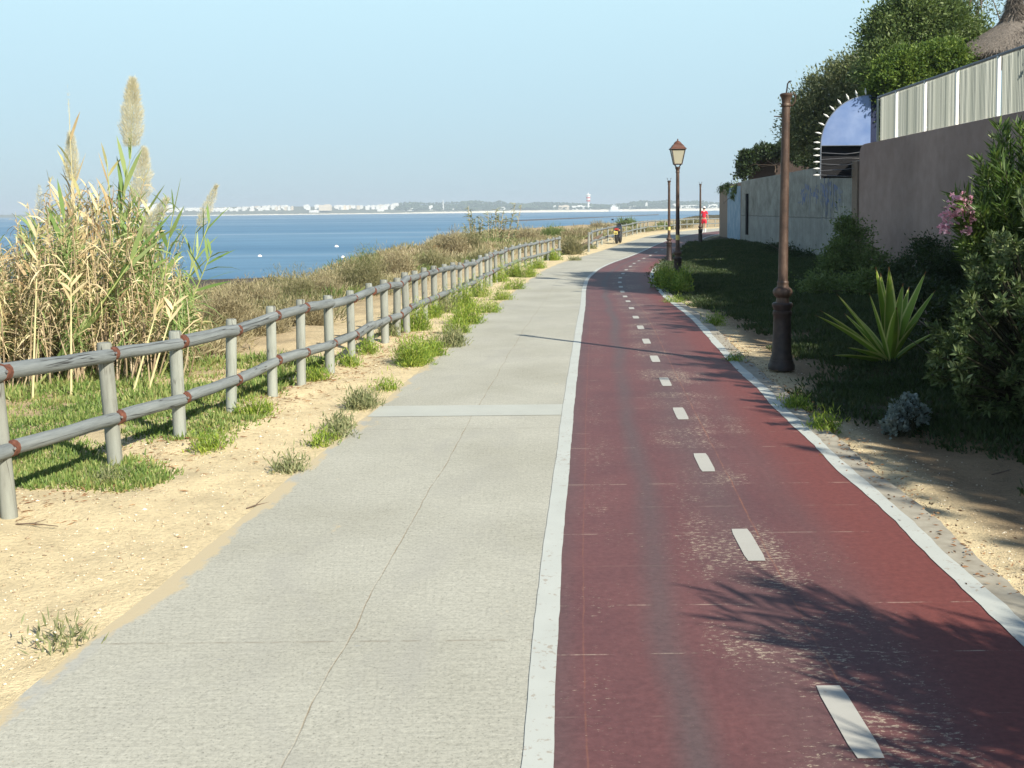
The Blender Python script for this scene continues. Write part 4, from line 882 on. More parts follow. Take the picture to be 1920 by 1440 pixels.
for px, py, dy, w_, dr_, ro in [(1535, 586, -.15, .10, .10, .3), (1545, 582, .0, .12, .06, .2), (1574, 556, .0, .11, .02, .1), (1589, 594, .25, .09, 0, .2), (1632, 557, -.12, .12, 0, .0), (1643, 508, .05, .10, 0, .1), (1652, 520, .2, .09, 0, 0), (1667, 509, -.02, .12, 0, .0), (1692, 540, .1, .09, 0, -.1), (1703, 545, .3, .08, 0, 0),
                               (1733, 517, .0, .10, 0, -.2), (1750, 548, .15, .09, .03, -.3), (1568, 663, -.35, .11, .05, .3), (1595, 650, -.3, .13, .05, .2), (1720, 600, -.2, .10, .05, -.3), (1680, 580, -.35, .10, .03, 0), (1612, 600, .35, .09, 0, .2), (1755, 620, .1, .09, .05, -.4)]:
    agave_leaf(at(px, py, AY + dy), w_ * 1.35, dr_, ro)
# silver leaved bush, and dark shrubs by the walls
s0 = G(1694, 805); s0 = (float(s0[0]), float(s0[1]), float(T(s0[0], s0[1])))
cents = tips([(1648, 1700, 775, 800, 7.6, 8.0, 20), (1670, 1735, 752, 790, 7.7, 8.1, 26), (1690, 1720, 738, 760, 7.8, 8.1, 10), (1710, 1744, 765, 785, 7.8, 8.2, 10)])
tuft_bush(s0, cents, 'small silver leaved bush among the dark ground cover near the agave', 'silver', .035, .024, 40, 'silver_bush')
def shrub(name, lobes, n1, n2, sig, L, Wd, m, label, z0=None, cat='bush', up=.3, r0=.02, shell=.35):
    lo = np.array(lobes); x, y = float(lo[:, 0].mean()), float(lo[:, 1].mean()); z = float(T(x, y)) if z0 is None else z0
    r = empty(name, (x, y, z), label, cat); lb = [(l[0] - x, l[1] - y, l[2] - z, *l[3:]) for l in lobes]
    o, C = leafy('foliage', lb, n1, n2, sig, L, Wd, m, r, shell=shell, up=up); wood(r, (0, 0, 0), lb, r0, 'stem', extra=C[:6]); return r
shrub('garden_shrub', [lob(1600, 450, 29, 35, 42), lob(1575, 478, 28.5, 35, 30), lob(1560, 500, 28, 35, 22), lob(1630, 490, 28, 40, 28), lob(1588, 425, 29, 15, 18)], 260, 45, .10, .07, .045, 'scrub_green', 'rounded dark green shrub where the concrete wall meets the mauve wall')
shrub('garden_shrub', [lob(1765, 480, 20, 40, 25), lob(1735, 465, 20.5, 25, 18), lob(1720, 500, 19.5, 45, 20), lob(1790, 510, 19, 45, 40)], 230, 45, .09, .06, .03, 'dark_leaf', 'low dark shrub at the foot of the mauve wall, right of the agave tips')
shrub('garden_shrub', [lob(1680, 520, 17, 30, 18), lob(1720, 560, 14.5, 55, 35), lob(1790, 600, 11.5, 55, 45), lob(1830, 690, 9.4, 60, 45)], 260, 45, .08, .06, .03, 'dark_leaf', 'dark bushy growth between the agave and the tufted bush')
shrub('garden_shrub', [lob(1460, 470, 40, 28, 10), lob(1500, 480, 36, 30, 10)], 90, 45, .10, .07, .04, 'dark_leaf', 'flat dark shrub along the foot of the concrete wall behind the rusty lamp post')
shrub('garden_shrub', [lob(1560, 535, 21, 60, 16), lob(1640, 530, 20, 50, 20)], 170, 45, .09, .06, .04, 'scrub_green', 'brownish green low shrub behind the agave')
shrub('roadside_shrub', [lob(1262, 535, 24.5, 16, 22), lob(1250, 525, 25, 22, 12), lob(1278, 548, 23.5, 14, 18), lob(1284, 525, 24, 7, 16)], 210, 44, .07, .09, .028, 'weed', 'small sunlit yellow green shrub at the foot of the lantern lamp', up=.6)
SX0 = [-100, 0, 50, 85, 110, 150, 185, 240, 290, 340, 400]; SY0 = [440, 440, 425, 375, 340, 330, 350, 320, 400, 470, 600]
# ------------------------------------------------------------------ reeds on the left
def reed(base, tip, label, plume=None, m='reed_green', sm='stalk_green', nl=14, L=.5, Wd=.035, t0=.35, bend=(0, 0, 0), r0=.011, dirx=None, spread=.5, droop=.35):
    b = np.array(base, float); tp = np.array(tip, float) - b; r = empty('giant_reed', base, label, 'reed', 'giant reeds in the clump by the fence'); bd = np.array(bend)
    cv = lambda t: tp * t + bd * (t - t * t) * 4
    pts = [tuple(cv(t)) for t in np.linspace(0, 1, 9)]; MB().tube(pts, list(np.linspace(r0, r0 * .35, 9)), 7).build('stalk', sm, r)
    t = np.linspace(t0, .97, nl); B = np.array([cv(k) for k in t]); ax = nrm(np.array([cv(min(1, k + .02)) - cv(k - .02) for k in t]))
    sgn = np.where(np.arange(nl) % 2 == 0, 1, -1)[:, None]; sv = nrm(np.cross(ax, np.array([.1, -1, .1]))) * sgn
    D = ax * .9 + sv * spread * RNG.uniform(.6, 1.4, (nl, 1)) + RNG.normal(size=(nl, 3)) * .10
    V, F4, F3 = blade_arrays(B, D, RNG.uniform(.7, 1.15, nl) * L, RNG.uniform(.8, 1.2, nl) * Wd, RNG.uniform(.1, 1., nl) * droop, side=.5)
    npmesh('leaves', V, F4, F3, m, r)
    if plume:
        p0, p1, wd = (np.array(plume[0]) - b, np.array(plume[1]) - b, plume[2]); n_ = plume[3] if len(plume) > 3 else 2300
        MB().tube([tuple(cv(1)), tuple(p0), tuple(p0 * .4 + p1 * .6)], [.004, .004, .002], 5).build('plume_axis', sm, r)
        t = RNG.uniform(0, 1, n_) ** .9; ax = nrm(p1 - p0); prof_ = np.sin(np.clip(t * .95 + .05, 0, 1) ** .75 * math.pi) ** .75 * wd * 1.2 * (1 + .10 * np.sin(t * 23 + 5 * wd * 40))
        d = dirs(n_); d = nrm(d - (d @ ax)[:, None] * ax); q = RNG.uniform(0, 1, n_) ** .6
        B = p0 + (p1 - p0) * (t * .93)[:, None] + d * (prof_ * q * .85)[:, None]; B[:, 2] -= (q * prof_ * .3)
        D = ax * 1.0 + d * .75 + RNG.normal(size=(n_, 3)) * .25; V, Fq = leaf_arrays(B, D, RNG.uniform(.03, .07, n_) * (.5 + wd * 6), np.full(n_, .0034), fold=.05); npmesh('plume', V, Fq, None, 'plume', r)
    return r
def gbase(px, Y): p = P(px, 600, Y); return (float(p[0]), Y, float(T(p[0], Y)))
reed(gbase(205, 11.0), W3(246, 285, 10.9), 'tallest green reed with the broad upright beige plume', (W3(246, 275, 10.9), W3(249, 140, 10.85), .10, 5200), nl=16, L=.5, bend=(-.05, 0, 0), spread=.22, t0=.3, Wd=.045)
reed(gbase(150, 11.6), W3(136, 330, 11.5), 'reed with the slender silvery plume left of the tallest one', (W3(136, 340, 11.5), W3(132, 244, 11.5), .066, 2600), m='straw', sm='stalk_pale', spread=.25)
reed(gbase(150, 11.5), W3(131, 250, 11.4), 'reed ending in a bare needle thin spike', (W3(131, 240, 11.4), W3(127, 152, 11.4), .004, 60), m='straw', sm='stalk_dry' if False else 'stalk_pale', nl=7, spread=.2)
reed(gbase(215, 12.2), W3(262, 385, 12.1), 'reed with the pale grey plume half hidden behind the tallest one', (W3(262, 382, 12.1), W3(271, 272, 12.1), .10, 3600), m='reed_green', spread=.4)
reed(gbase(235, 11.2), W3(262, 455, 11.1), 'reed whose ragged brown plume leans to the right', (W3(268, 440, 11.1), W3(316, 368, 11.1), .07, 1500), sm='stalk_pale')
reed(gbase(330, 12.0), W3(368, 430, 11.9), 'outermost reed with a small pale plume standing alone before the sea', (W3(372, 425, 11.9), W3(408, 343, 11.9), .05, 1500), nl=5, L=.4, t0=.3, r0=.007)
reed(gbase(60, 12.4), W3(74, 420, 12.3), 'reed with a thin faded plume at the left end of the clump', (W3(73, 415, 12.3), W3(74, 345, 12.3), .035, 500), m='straw', sm='stalk_pale', nl=8)
reed(gbase(60, 10.5), W3(262, 465, 10.4), 'long green shoot with broad leaves leaning right across the dry stalks', None, nl=15, L=.50, Wd=.050, t0=.12, bend=(.0, 0, -.05), spread=.18, droop=.1, r0=.014)
reed(gbase(300, 10.9), W3(398, 470, 10.8), 'leafy green shoot fanning out before the sea at the right end of the clump', None, nl=26, L=.42, Wd=.030, t0=.3, spread=.7, droop=.5)
reed(gbase(285, 11.1), W3(395, 410, 11.5), 'slim green shoot pointing up beside the fan of leaves', None, nl=10, L=.40, Wd=.028, t0=.5, spread=.25)
reed(gbase(275, 11.3), W3(327, 385, 11.3), 'upright reed with broad green blades beside the ragged plume', None, nl=12, L=.46, Wd=.050, t0=.35, spread=.3)
reed(gbase(240, 11.1), W3(275, 380, 11.4), 'green reed whose blades cross the sea just under the pale plume', None, nl=14, L=.46, Wd=.048, t0=.35, spread=.55)
reed(gbase(195, 10.8), W3(200, 300, 10.9), 'slim green reed with upright blades left of the tallest one', None, nl=14, L=.42, Wd=.035, t0=.4, spread=.25, bend=(.06, 0, 0), m='straw')
reed(gbase(125, 11.0), W3(150, 355, 11.0), 'leafy yellowing reed under the slender silvery plume', None, nl=18, L=.40, Wd=.034, t0=.4, spread=.45, m='straw')
reed(gbase(300, 10.7), W3(365, 560, 10.6), 'low green shoot drooping over the fence rail', None, nl=24, L=.36, Wd=.026, t0=.35, spread=.9, droop=.8)
reed(gbase(120, 10.9), W3(120, 400, 10.9), 'green topped reed in the middle of the dry mass', None, nl=16, L=.45, Wd=.04, t0=.5, spread=.4)
for px0, px1, y1 in ((55, 70, 480), (128, 133, 520), (245, 300, 560), (272, 330, 560)):
    reed(gbase(px0, 9.9), W3(px1, y1, 10.2), {55: 'pale bare cane standing at the left front of the clump', 128: 'yellow bare cane at the front of the clump behind the first rail', 245: 'left one of two pale canes slanting behind the third fence post', 272: 'right one of two pale canes slanting behind the third fence post'}[px0], None, m='straw', sm='stalk_pale', nl=6, L=.25, t0=.75, r0=.012)
rn = random.Random(21)
for k in range(16):
    bx_ = rn.uniform(-20, 290); lean_ = rn.uniform(-10, 60); top_ = float(np.interp(bx_ + lean_, SX0, SY0)) + rn.uniform(5, 60); yy_ = rn.uniform(10.7, 12.6)
    reed(gbase(bx_, yy_), W3(bx_ + lean_, top_, yy_ - .1), 'leafy yellow green reed standing in the crowded middle of the clump', None, m='straw' if k % 3 else 'reed_green', sm='stalk_pale', nl=22, L=.34, Wd=.032, t0=.4, spread=rn.uniform(.3, .7), droop=.5)
# dense mass of dry stalks and leaves: nobody could count it
SILX = [-500, -100, 0, 50, 85, 110, 130, 150, 185, 215, 240, 265, 290, 315, 340, 365, 400]; SILY = [440, 440, 445, 425, 375, 345, 325, 335, 385, 325, 320, 380, 415, 435, 480, 550, 650]
n_ = 900; px = RNG.uniform(-420, 352, n_); Yr = RNG.uniform(10.4, 13.4, n_); B = np.array([P(a, 600, b) for a, b in zip(px, Yr)]); B[:, 2] = T(B[:, 0], B[:, 1]); top = np.interp(px + RNG.normal(size=n_) * 12 + 12, SILX, SILY) + 8
zt = np.array([P(a, t_, b)[2] for a, t_, b in zip(px, top, Yr)]); hgt = (zt - B[:, 2]) * RNG.uniform(.42, 1.0, n_); hgt = np.maximum(hgt, .3)
lean = RNG.normal(size=(n_, 2)) * .12 + np.array([.06, 0]); Tp = B + np.stack([lean[:, 0] * hgt, lean[:, 1] * hgt, hgt], 1)
sV, sF = stalk_arrays(B, Tp, .008, .003, RNG.normal(size=(n_, 3)) * .10)
K = 42; idx = np.repeat(np.arange(n_), K); t = RNG.uniform(.22, 1.0, len(idx)) ** .8; LB = B[idx] + (Tp - B)[idx] * t[:, None]; LD = dirs(len(idx), .55); LD[:, 2] += (t - .35) * 1.1
V, F4, F3 = blade_arrays(LB, LD, RNG.uniform(.08, .30, len(idx)), RNG.uniform(.006, .018, len(idx)), RNG.uniform(.2, 1.2, len(idx)), side=1.0)
gm = (RNG.random(n_) < .30 + .25 * np.clip((px - 150) / 200, 0, 1))[idx]
V_, F4_, F3_, mi = joinq([(sV, sF, None, 0), (V, F4, F3, 1)])
mi = np.concatenate([np.zeros(len(sF), int), np.where(np.concatenate([gm, gm]), 2, 1), np.where(gm, 2, 1)])
tag(npmesh('reed_thicket', V_, F4_, F3_, ['stalk_dry', 'straw', 'reed_green'], mi=mi), 'dense mass of dry and green reed stalks and leaves', 'reeds', kind='stuff')

# ------------------------------------------------------------------ scrub, ground cover, weeds
def tufts(cent, nb, h, spread, wd, upb=.9, zoff=0.0, clmp=True):
    """radiating bundles of blades around each centre"""
    n_ = len(cent); nb = np.full(n_, nb) if np.isscalar(nb) else nb; h = np.full(n_, h) if np.isscalar(h) else h; spread = np.full(n_, spread) if np.isscalar(spread) else spread
    idx = np.repeat(np.arange(n_), nb); k = len(idx); a = RNG.uniform(0, 6.283, k); q = np.sqrt(RNG.uniform(0, 1, k)) * spread[idx]
    X = cent[idx, 0] + np.cos(a) * q; Y = cent[idx, 1] + np.sin(a) * q; Z = T(X, Y) - .02 + zoff
    D = np.stack([np.cos(a) * .6 * q / np.maximum(.01, spread[idx]), np.sin(a) * .6 * q / np.maximum(.01, spread[idx]), np.full(k, upb)], 1) + RNG.normal(size=(k, 3)) * .38
    return np.stack([X, Y, Z], 1), D, idx, k
def bush_mesh(name, lobes, n_, L, Wd, m, parent=None, loc=None, up=.3, shell=.25):
    lo = np.array(lobes, float); w_ = lo[:, 3] * lo[:, 4] * lo[:, 5]; k = RNG.choice(len(lo), n_, p=w_ / w_.sum()); d = dirs(n_); d[:, 2] = np.abs(d[:, 2]) * 1.0; r_ = RNG.uniform(shell, 1, n_)[:, None] * (1 + .10 * RNG.normal(size=(n_, 1)))
    sub = RNG.normal(size=(n_, 3)) * .05; B = lo[k, :3] + d * r_ * lo[k, 3:] + sub; D = d + RNG.normal(size=(n_, 3)) * .55; D[:, 2] += up
    V, Fq = leaf_arrays(B - nrm(D) * L * .5, D, RNG.uniform(.6, 1.4, n_) * L, RNG.uniform(.6, 1.4, n_) * Wd, fold=.05); return npmesh(name, V, Fq, None, m, parent, loc=loc)
def scrub(pxc, pyb, rpx, hpx, m, label, dens=1.0, cat='bush', L=None, name='dry_bush', Wd=None, lobes=5, up=.3):
    g = G(pxc, pyb, -.25 if pxc < 1060 else 0); Yb = g[1]; k = Yb / F; R_ = rpx * k; Hh = hpx * k; z = float(T(g[0], g[1] + R_ * .6))
    rn = random.Random(int(pxc * 7 + pyb)); L_ = []
    for i in range(lobes): a = rn.uniform(0, 6.28); q = rn.uniform(.2, .62) * R_; L_.append((math.cos(a) * q, R_ * .6 + math.sin(a) * q * .7, Hh * rn.uniform(.0, .12), R_ * rn.uniform(.4, .62), R_ * rn.uniform(.4, .62), Hh * rn.uniform(.62, 1.0)))
    L_.append((0, R_ * .6, 0, R_ * .65, R_ * .6, Hh * .95))
    r = empty(name, (g[0], g[1], z), label, cat); s_ = max(.05, 5.0 * k) if L is None else L
    n_ = int(min(16000, dens * 5200 * max(.35, (rpx / 60) ** 1.3 * (hpx / 40) ** .6)))
    bush_mesh('foliage', L_, n_, s_ * 1.7, s_ * (.16 if Wd is None else Wd), m, r, up=up)
    mb = MB()
    for i in range(6): l = L_[i % len(L_)]; mb.tube([(l[0] * .3, l[1] * .8, -.1), (l[0], l[1], l[5] * .5)], [.02 * Hh + .005, .006], 5)
    mb.build('stem', 'bark', r); return r
# scrub behind the fence (px, py of foot)
scrub(415, 640, 65, 75, 'scrub', 'dry straw brown bush behind the fence just right of the reeds')
scrub(470, 612, 70, 72, 'scrub', 'tawny bush behind the fence with long fine dry grass')
scrub(540, 600, 65, 88, 'scrub_olive', 'greyish olive bush standing before the dark beach')
scrub(610, 588, 60, 72, 'scrub', 'reddish brown bush between the olive bush and the taller mound')
scrub(680, 574, 70, 90, 'scrub_olive', 'broad pale bush behind the seventh fence post')
scrub(695, 525, 38, 62, 'scrub_green', 'dark green topped bush on the bank edge against the sea')
scrub(745, 540, 65, 66, 'scrub', 'wide tawny bush between the green topped bush and the fence')
scrub(800, 522, 55, 48, 'scrub_olive', 'grey brown bush low behind the middle of the long fence')
scrub(575, 645, 60, 55, 'scrub', 'low tangled brown bush right behind the fence above the sandy patch')
scrub(480, 665, 60, 52, 'scrub', 'dead brown bush above the green ground cover')
scrub(845, 478, 45, 50, 'scrub', 'round brown bush on the bank beside the orange earth', cat='bush')
scrub(800, 480, 24, 26, 'scrub', 'small rusty bush at the tip of the bank')
scrub(880, 470, 30, 44, 'scrub_olive', 'dark brown bush left of the distant reed tuft')
scrub(985, 455, 55, 34, 'scrub', 'long brown bush right of the distant reed tuft')
scrub(1040, 448, 45, 26, 'scrub_green', 'dark green bush on the far bank before the pale water')
scrub(1085, 446, 40, 28, 'scrub', 'light brown bush left of the gap in the fence')
scrub(1070, 478, 38, 42, 'scrub_olive', 'big grey brown bush in the gap between the two fences')
scrub(1130, 428, 28, 22, 'scrub', 'brown bush behind the parked motorcycle')
scrub(1180, 420, 26, 16, 'scrub_green', 'low green brown bush behind the far fence')
scrub(1245, 428, 26, 18, 'scrub_green', 'dark bush seen between the lamp posts beyond the far fence')
scrub(1300, 416, 40, 10, 'scrub_olive', 'flat scrub beyond the far fence next to the walking person')
scrub(905, 505, 35, 25, 'scrub_olive', 'flat olive bush on the open ground behind the long fence')
# low scrub filling the slope
cx_ = []; 
while len(cx_) < 520:
    y = RNG.uniform(7.5, 95) if RNG.random() < .8 else RNG.uniform(7, 30); x = float(bank(y)) + RNG.uniform(-2.5, max(1., float(CLf(y)) - float(bank(y)) - 2.8))
    if y < 11.5 and x > -6: continue
    cx_.append((x, y))
cc = np.array(cx_); Yc = cc[:, 1]; nb = (240 * np.clip(22 / Yc, .35, 1.8)).astype(int)
B, D, idx, k = tufts(cc, nb, .3, RNG.uniform(.35, .9, len(cc)), .01, .8)
lift = RNG.uniform(0, .22, k) * np.repeat(RNG.uniform(.3, 1.3, len(cc)), nb); B[:, 2] += lift
V, Fq = leaf_arrays(B, D, RNG.uniform(.08, .22, k) * (1 + Yc[idx] / 80), RNG.uniform(.008, .018, k) * (1 + Yc[idx] / 30), fold=.05)
mi = np.where(vnoise(B[:, 0], B[:, 1], 2.4, 8) > .2, 1, 0); mi = np.where(vnoise(B[:, 0], B[:, 1], 1.7, 14) > .42, 2, mi)
tag(npmesh('dry_scrub_cover', V, Fq, None, ['scrub', 'scrub_olive', 'scrub_green'], mi=mi), 'low dry scrub covering the slope between fence and beach', 'scrub', kind='stuff')
# green ice plant left of and under the fence
def icearea(cent, nbl, h, m, name, label, spread=.12, wd=.011):
    B, D, idx, k = tufts(cent, nbl, h, spread, wd, 1.0); sc_ = 1 + cent[idx, 1] / 40
    V, F4, F3 = blade_arrays(B, D, RNG.uniform(.5, 1.25, k) * h, wd * sc_, RNG.uniform(-.3, .4, k)); return tag(npmesh(name, V, F4, F3, m), label, 'ground cover', kind='stuff')
c_ = []
while len(c_) < 2300:
    px_, py_ = RNG.uniform(-300, 520), RNG.uniform(690, 960); g = G(px_, py_, -.1); x, y = g[0], g[1]; dfx = fx(y) - x
    lim = -.28 + .25 * float(vnoise(x, y, .5, 3))
    if dfx < lim + RNG.exponential(.07) - .06 or y < 5.6 or (dfx > 2.1 and y < 9.8 and vnoise(x, y, .6, 9) < .1): continue
    if y < 6.4 and dfx < .35: continue
    if vnoise(x, y, .45, 12) + .25 * vnoise(x, y, .13, 5) < RNG.uniform(-.55, -.05): continue
    c_.append((x, y))
icearea(np.array(c_), 40, .055, 'iceplant', 'ice_plant_cover', 'bright green succulent ground cover under and behind the fence', .11)
c_ = []
while len(c_) < 420:
    y = RNG.uniform(9.2, 12.2); x = RNG.uniform(-8, fx(y) - .15)
    if vnoise(x, y, .5, 4) < -.2: continue
    c_.append((x, y))
icearea(np.array(c_), 40, .10, 'iceplant', 'reed_foot_cover', 'green growth round the foot of the reeds', .16, .013)
# weeds
def weed(px_, py_, rpx, hpx, m, label, n_=900, name='weed_clump', wide=.13, up=.9):
    g = G(px_, py_, -.03); k = g[1] / F; R_ = rpx * k; H_ = hpx * k * 1.15; R_ *= 1.1; z = float(T(g[0], g[1])); r = empty(name, (g[0], g[1], z), label, 'weed')
    rn = random.Random(int(px_ * 3)); L_ = [(rn.uniform(-.55, .55) * R_, rn.uniform(-.1, .9) * R_, 0, R_ * rn.uniform(.3, .55), R_ * rn.uniform(.3, .55), H_ * rn.uniform(.5, 1)) for _ in range(6)]
    s_ = max(.035, 3.2 * k); o = bush_mesh('leaves', L_, int(n_ * 2.4), s_ * 1.5, s_ * wide * 1.9, m, r, up=up, shell=.1)
    mb = MB()
    for l in L_: mb.tube([(l[0] * .5, l[1] * .6, -.02), (l[0], l[1], l[5] * .8)], [.006, .002], 4)
    mb.build('stem', 'stalk_pale', r); return r
WD = [(110, 1226, 34, 7, 'weed_grey', 'small grey green weed on the sand at the lower left path edge', 90), (540, 892, 24, 14, 'weed_grey', 'tiny weed on the path edge below the fence', 250), (628, 828, 22, 26, 'weed_grey', 'thin weed growing along the path edge left of the pale band', 260),
      (668, 772, 40, 30, 'weed_grey', 'dry tufted weed at the path edge beside the pale band', 800), (722, 738, 22, 14, 'weed', 'little weed just above the pale band', 220), (785, 690, 50, 55, 'weed', 'large fresh green weed spilling onto the path edge', 1900), (835, 655, 38, 40, 'weed_grey', 'greyish weed behind the large fresh green one', 1100),
      (878, 612, 40, 46, 'weed', 'yellow flowering weed at the path edge', 1500), (912, 590, 30, 28, 'weed', 'small bright weed beyond the yellow flowering one', 700), (945, 565, 26, 28, 'weed', 'green weed in the narrow part of the verge', 600),
      (772, 622, 34, 54, 'weed', 'dense green bush like weed at the thirteenth fence post', 1600), (868, 588, 34, 58, 'weed', 'yellow green broom like weed leaning on the fence', 1800), (690, 668, 22, 26, 'weed', 'small weed between two fence posts', 400), (590, 718, 22, 24, 'weed', 'small weed at the foot of a fence post near the reeds side', 350),
      (470, 790, 36, 24, 'weed', 'low green weed at the fifth fence post', 500), (935, 530, 30, 46, 'weed', 'bright green weed in front of the far half of the long fence', 1200), (985, 522, 24, 38, 'weed', 'green weed at the path edge where the fence ends', 900), (1037, 490, 20, 26, 'weed', 'green bush at the last post of the long fence', 800),
      (1078, 490, 14, 12, 'weed_grey', 'dusty weed on the sandy gap between the fences', 300), (1106, 468, 14, 10, 'weed_grey', 'dark dry weed at the first post of the far fence', 300), (812, 672, 22, 28, 'weed', 'fresh weed joining the large one and the greyish one', 700), (855, 630, 26, 34, 'weed', 'bright weed just before the yellow flowering one', 800), (725, 640, 24, 34, 'weed_grey', 'grey green weed between the eleventh and twelfth fence posts', 600),
      (805, 602, 26, 42, 'weed', 'leafy green weed behind the posts beside the dense bush like weed', 900), (838, 590, 26, 44, 'weed_grey', 'olive weed in front of the rails beside the yellow broom like weed', 800), (900, 560, 26, 40, 'weed', 'light green weed growing through the lower rail', 800),
      (962, 545, 22, 30, 'weed', 'small green weed near the path edge opposite the far posts', 600), (960, 520, 24, 34, 'weed', 'green weed leaning on the far posts of the long fence', 700), (1010, 505, 18, 24, 'weed', 'green weed in front of the last posts of the long fence', 500),
      (640, 812, 26, 12, 'weed_grey', 'flat dry weed creeping along the path edge below the band', 300), (608, 842, 14, 16, 'weed', 'tiny green weed at the path edge below the flat dry one', 160), (655, 690, 20, 18, 'weed', 'small green weed at the foot of the eighth fence post', 300),
      (395, 850, 30, 12, 'weed', 'low green weed on the sand between the third and fourth posts', 300), (205, 905, 14, 12, 'weed_grey', 'little pale broad weed at the foot of the second post', 120), (520, 690, 30, 26, 'weed_grey', 'dry weed behind the rails above the ice plants', 400)]
for w_ in WD:
    if w_[6]: weed(*w_)
# right verge ground cover
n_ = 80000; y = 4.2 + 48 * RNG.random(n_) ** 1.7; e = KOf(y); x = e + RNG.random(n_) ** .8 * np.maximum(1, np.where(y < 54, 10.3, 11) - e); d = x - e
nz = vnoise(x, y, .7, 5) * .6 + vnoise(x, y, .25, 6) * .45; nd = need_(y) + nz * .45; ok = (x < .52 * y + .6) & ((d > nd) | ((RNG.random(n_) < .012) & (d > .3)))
cc = np.stack([x, y], 1)[ok][:14500]
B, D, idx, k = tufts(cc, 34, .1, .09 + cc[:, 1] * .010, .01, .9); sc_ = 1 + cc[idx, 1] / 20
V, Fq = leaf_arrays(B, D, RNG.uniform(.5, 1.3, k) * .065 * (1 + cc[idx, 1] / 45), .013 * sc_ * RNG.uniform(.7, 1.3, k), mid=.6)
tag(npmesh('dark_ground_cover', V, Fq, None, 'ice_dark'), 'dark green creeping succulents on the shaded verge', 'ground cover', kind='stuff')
# a few sunlit sprigs hanging over the kerb
for px_, py_, rp, hp, lab in ((1545, 812, 18, 34, 'sprig with pale green tips beside the kerb below the agave'), (1500, 772, 24, 18, 'creeping sprig reaching over the white edge line'), (1380, 682, 12, 10, 'small sprig over the kerb at the rusty lamp post'), (1345, 610, 20, 20, 'grey green tuft on the sunny strip by the bend'), (1265, 570, 26, 14, 'low grassy tuft at the inside of the bend'), (1240, 520, 16, 10, 'grassy tuft overlapping the line at the tightest point of the bend')):
    weed(px_, py_, rp, hp, 'weed', lab, 420 if rp > 14 else 200)
# pebbles, litter
n_ = 5200; Yp = 3.4 + 14 * RNG.random(n_) ** 1.6; Xp = CLf(Yp) - .1 - RNG.random(n_) ** 1.2 * 1.6; rs = RNG.uniform(.003, .009, n_) * (1 + .6 * (RNG.random(n_) < .06))
oct_ = np.array([(1, 0, 0), (-1, 0, 0), (0, 1, 0), (0, -1, 0), (0, 0, .6), (0, 0, -.6)]); of = np.array([(0, 2, 4), (2, 1, 4), (1, 3, 4), (3, 0, 4), (2, 0, 5), (1, 2, 5), (3, 1, 5), (0, 3, 5)])
def stones(X, Y, rs, m, name, label):
    Z = T(X, Y) + rs * .3; n_ = len(X); jit = RNG.uniform(.6, 1.3, (n_, 6, 1)); V = np.stack([X, Y, Z], 1)[:, None] + oct_[None] * rs[:, None, None] * jit; F3 = (np.arange(n_) * 6).reshape(-1, 1, 1) + of[None]
    return tag(npmesh(name, V.reshape(-1, 3), None, F3.reshape(-1, 3), m), label, 'gravel', kind='stuff')
n = N('pebble'); g = n.new('ShaderNodeNewGeometry'); n.color(n.ramp(g.outputs['Random Per Island'], [(0, (.25, .18, .12)), (.3, (.50, .40, .26)), (.7, (.66, .58, .42)), (1, (.78, .74, .64))])); n.rough(.9); MT['pebble'] = n.m
stones(Xp, Yp, rs, 'pebble', 'gravel', 'small pale stones on the sandy verge')
n_ = 1600; Yp = 4.5 + 12 * RNG.random(n_) ** 1.3; Xp = KOf(Yp) + .01 + np.abs(RNG.normal(size=n_)) * .25; stones(Xp, Yp, RNG.uniform(.003, .008, n_), 'pebble', 'gravel', 'small stones and crumbs along the kerb')
n_ = 2600; Yp = 5.6 + 9 * RNG.random(n_); Xp = np.array([fx(y) for y in Yp]) + RNG.normal(size=n_) * .28 + .05; B = np.stack([Xp, Yp, T(Xp, Yp) + .006], 1); D = RNG.normal(size=(n_, 3)) * np.array([1, 1, .12])
V1, F1 = leaf_arrays(B, D, RNG.uniform(.02, .09, n_), RNG.uniform(.004, .010, n_))
n2 = 900; Yp = 4 + 10 * RNG.random(n2); Xp = KOf(Yp) + RNG.normal(size=n2) * .08; B = np.stack([Xp, Yp, np.maximum(T(Xp, Yp), hh(Yp)) + .006], 1); V2, F2 = leaf_arrays(B, RNG.normal(size=(n2, 3)) * np.array([1, 1, .12]), RNG.uniform(.012, .04, n2), RNG.uniform(.006, .012, n2))
V_, F4_, _, _ = joinq([(V1, F1, None, 0), (V2, F2, None, 0)]); tag(npmesh('leaf_litter', V_, F4_, None, 'litter'), 'dry brown twigs and leaves under the fence and along the kerb', 'litter', kind='stuff')
# distant reed tuft on the bank
r = empty('reed_tuft', (*P(912, 452, 62)[:2], float(T(*P(912, 452, 62)[:2]))), 'distant tuft of tall yellow reeds on the bank behind the long fence', 'reeds'); b = np.array(r.location)
tp = []
for px_, top_ in [(878, 386), (884, 400), (890, 412), (898, 405), (905, 410), (915, 398), (922, 402), (930, 392), (935, 405), (943, 398), (950, 408), (966, 380), (977, 384), (870, 420), (960, 415), (945, 420), (925, 418), (900, 420), (888, 424), (972, 420)]: tp.append((px_, top_))
Bq = np.array([P(a * .8 + 912 * .2 + RNG.normal() * 3, 452, 62) for a, _ in tp]); Bq[:, 2] = T(Bq[:, 0], Bq[:, 1]); Tq = np.array([P(a, t_, 62) for a, t_ in tp]); V, Fq = stalk_arrays(Bq - b, Tq - b, .025, .012, RNG.normal(size=(len(tp), 3)) * .1); npmesh('stalks', V, Fq, None, 'stalk_dry', r)
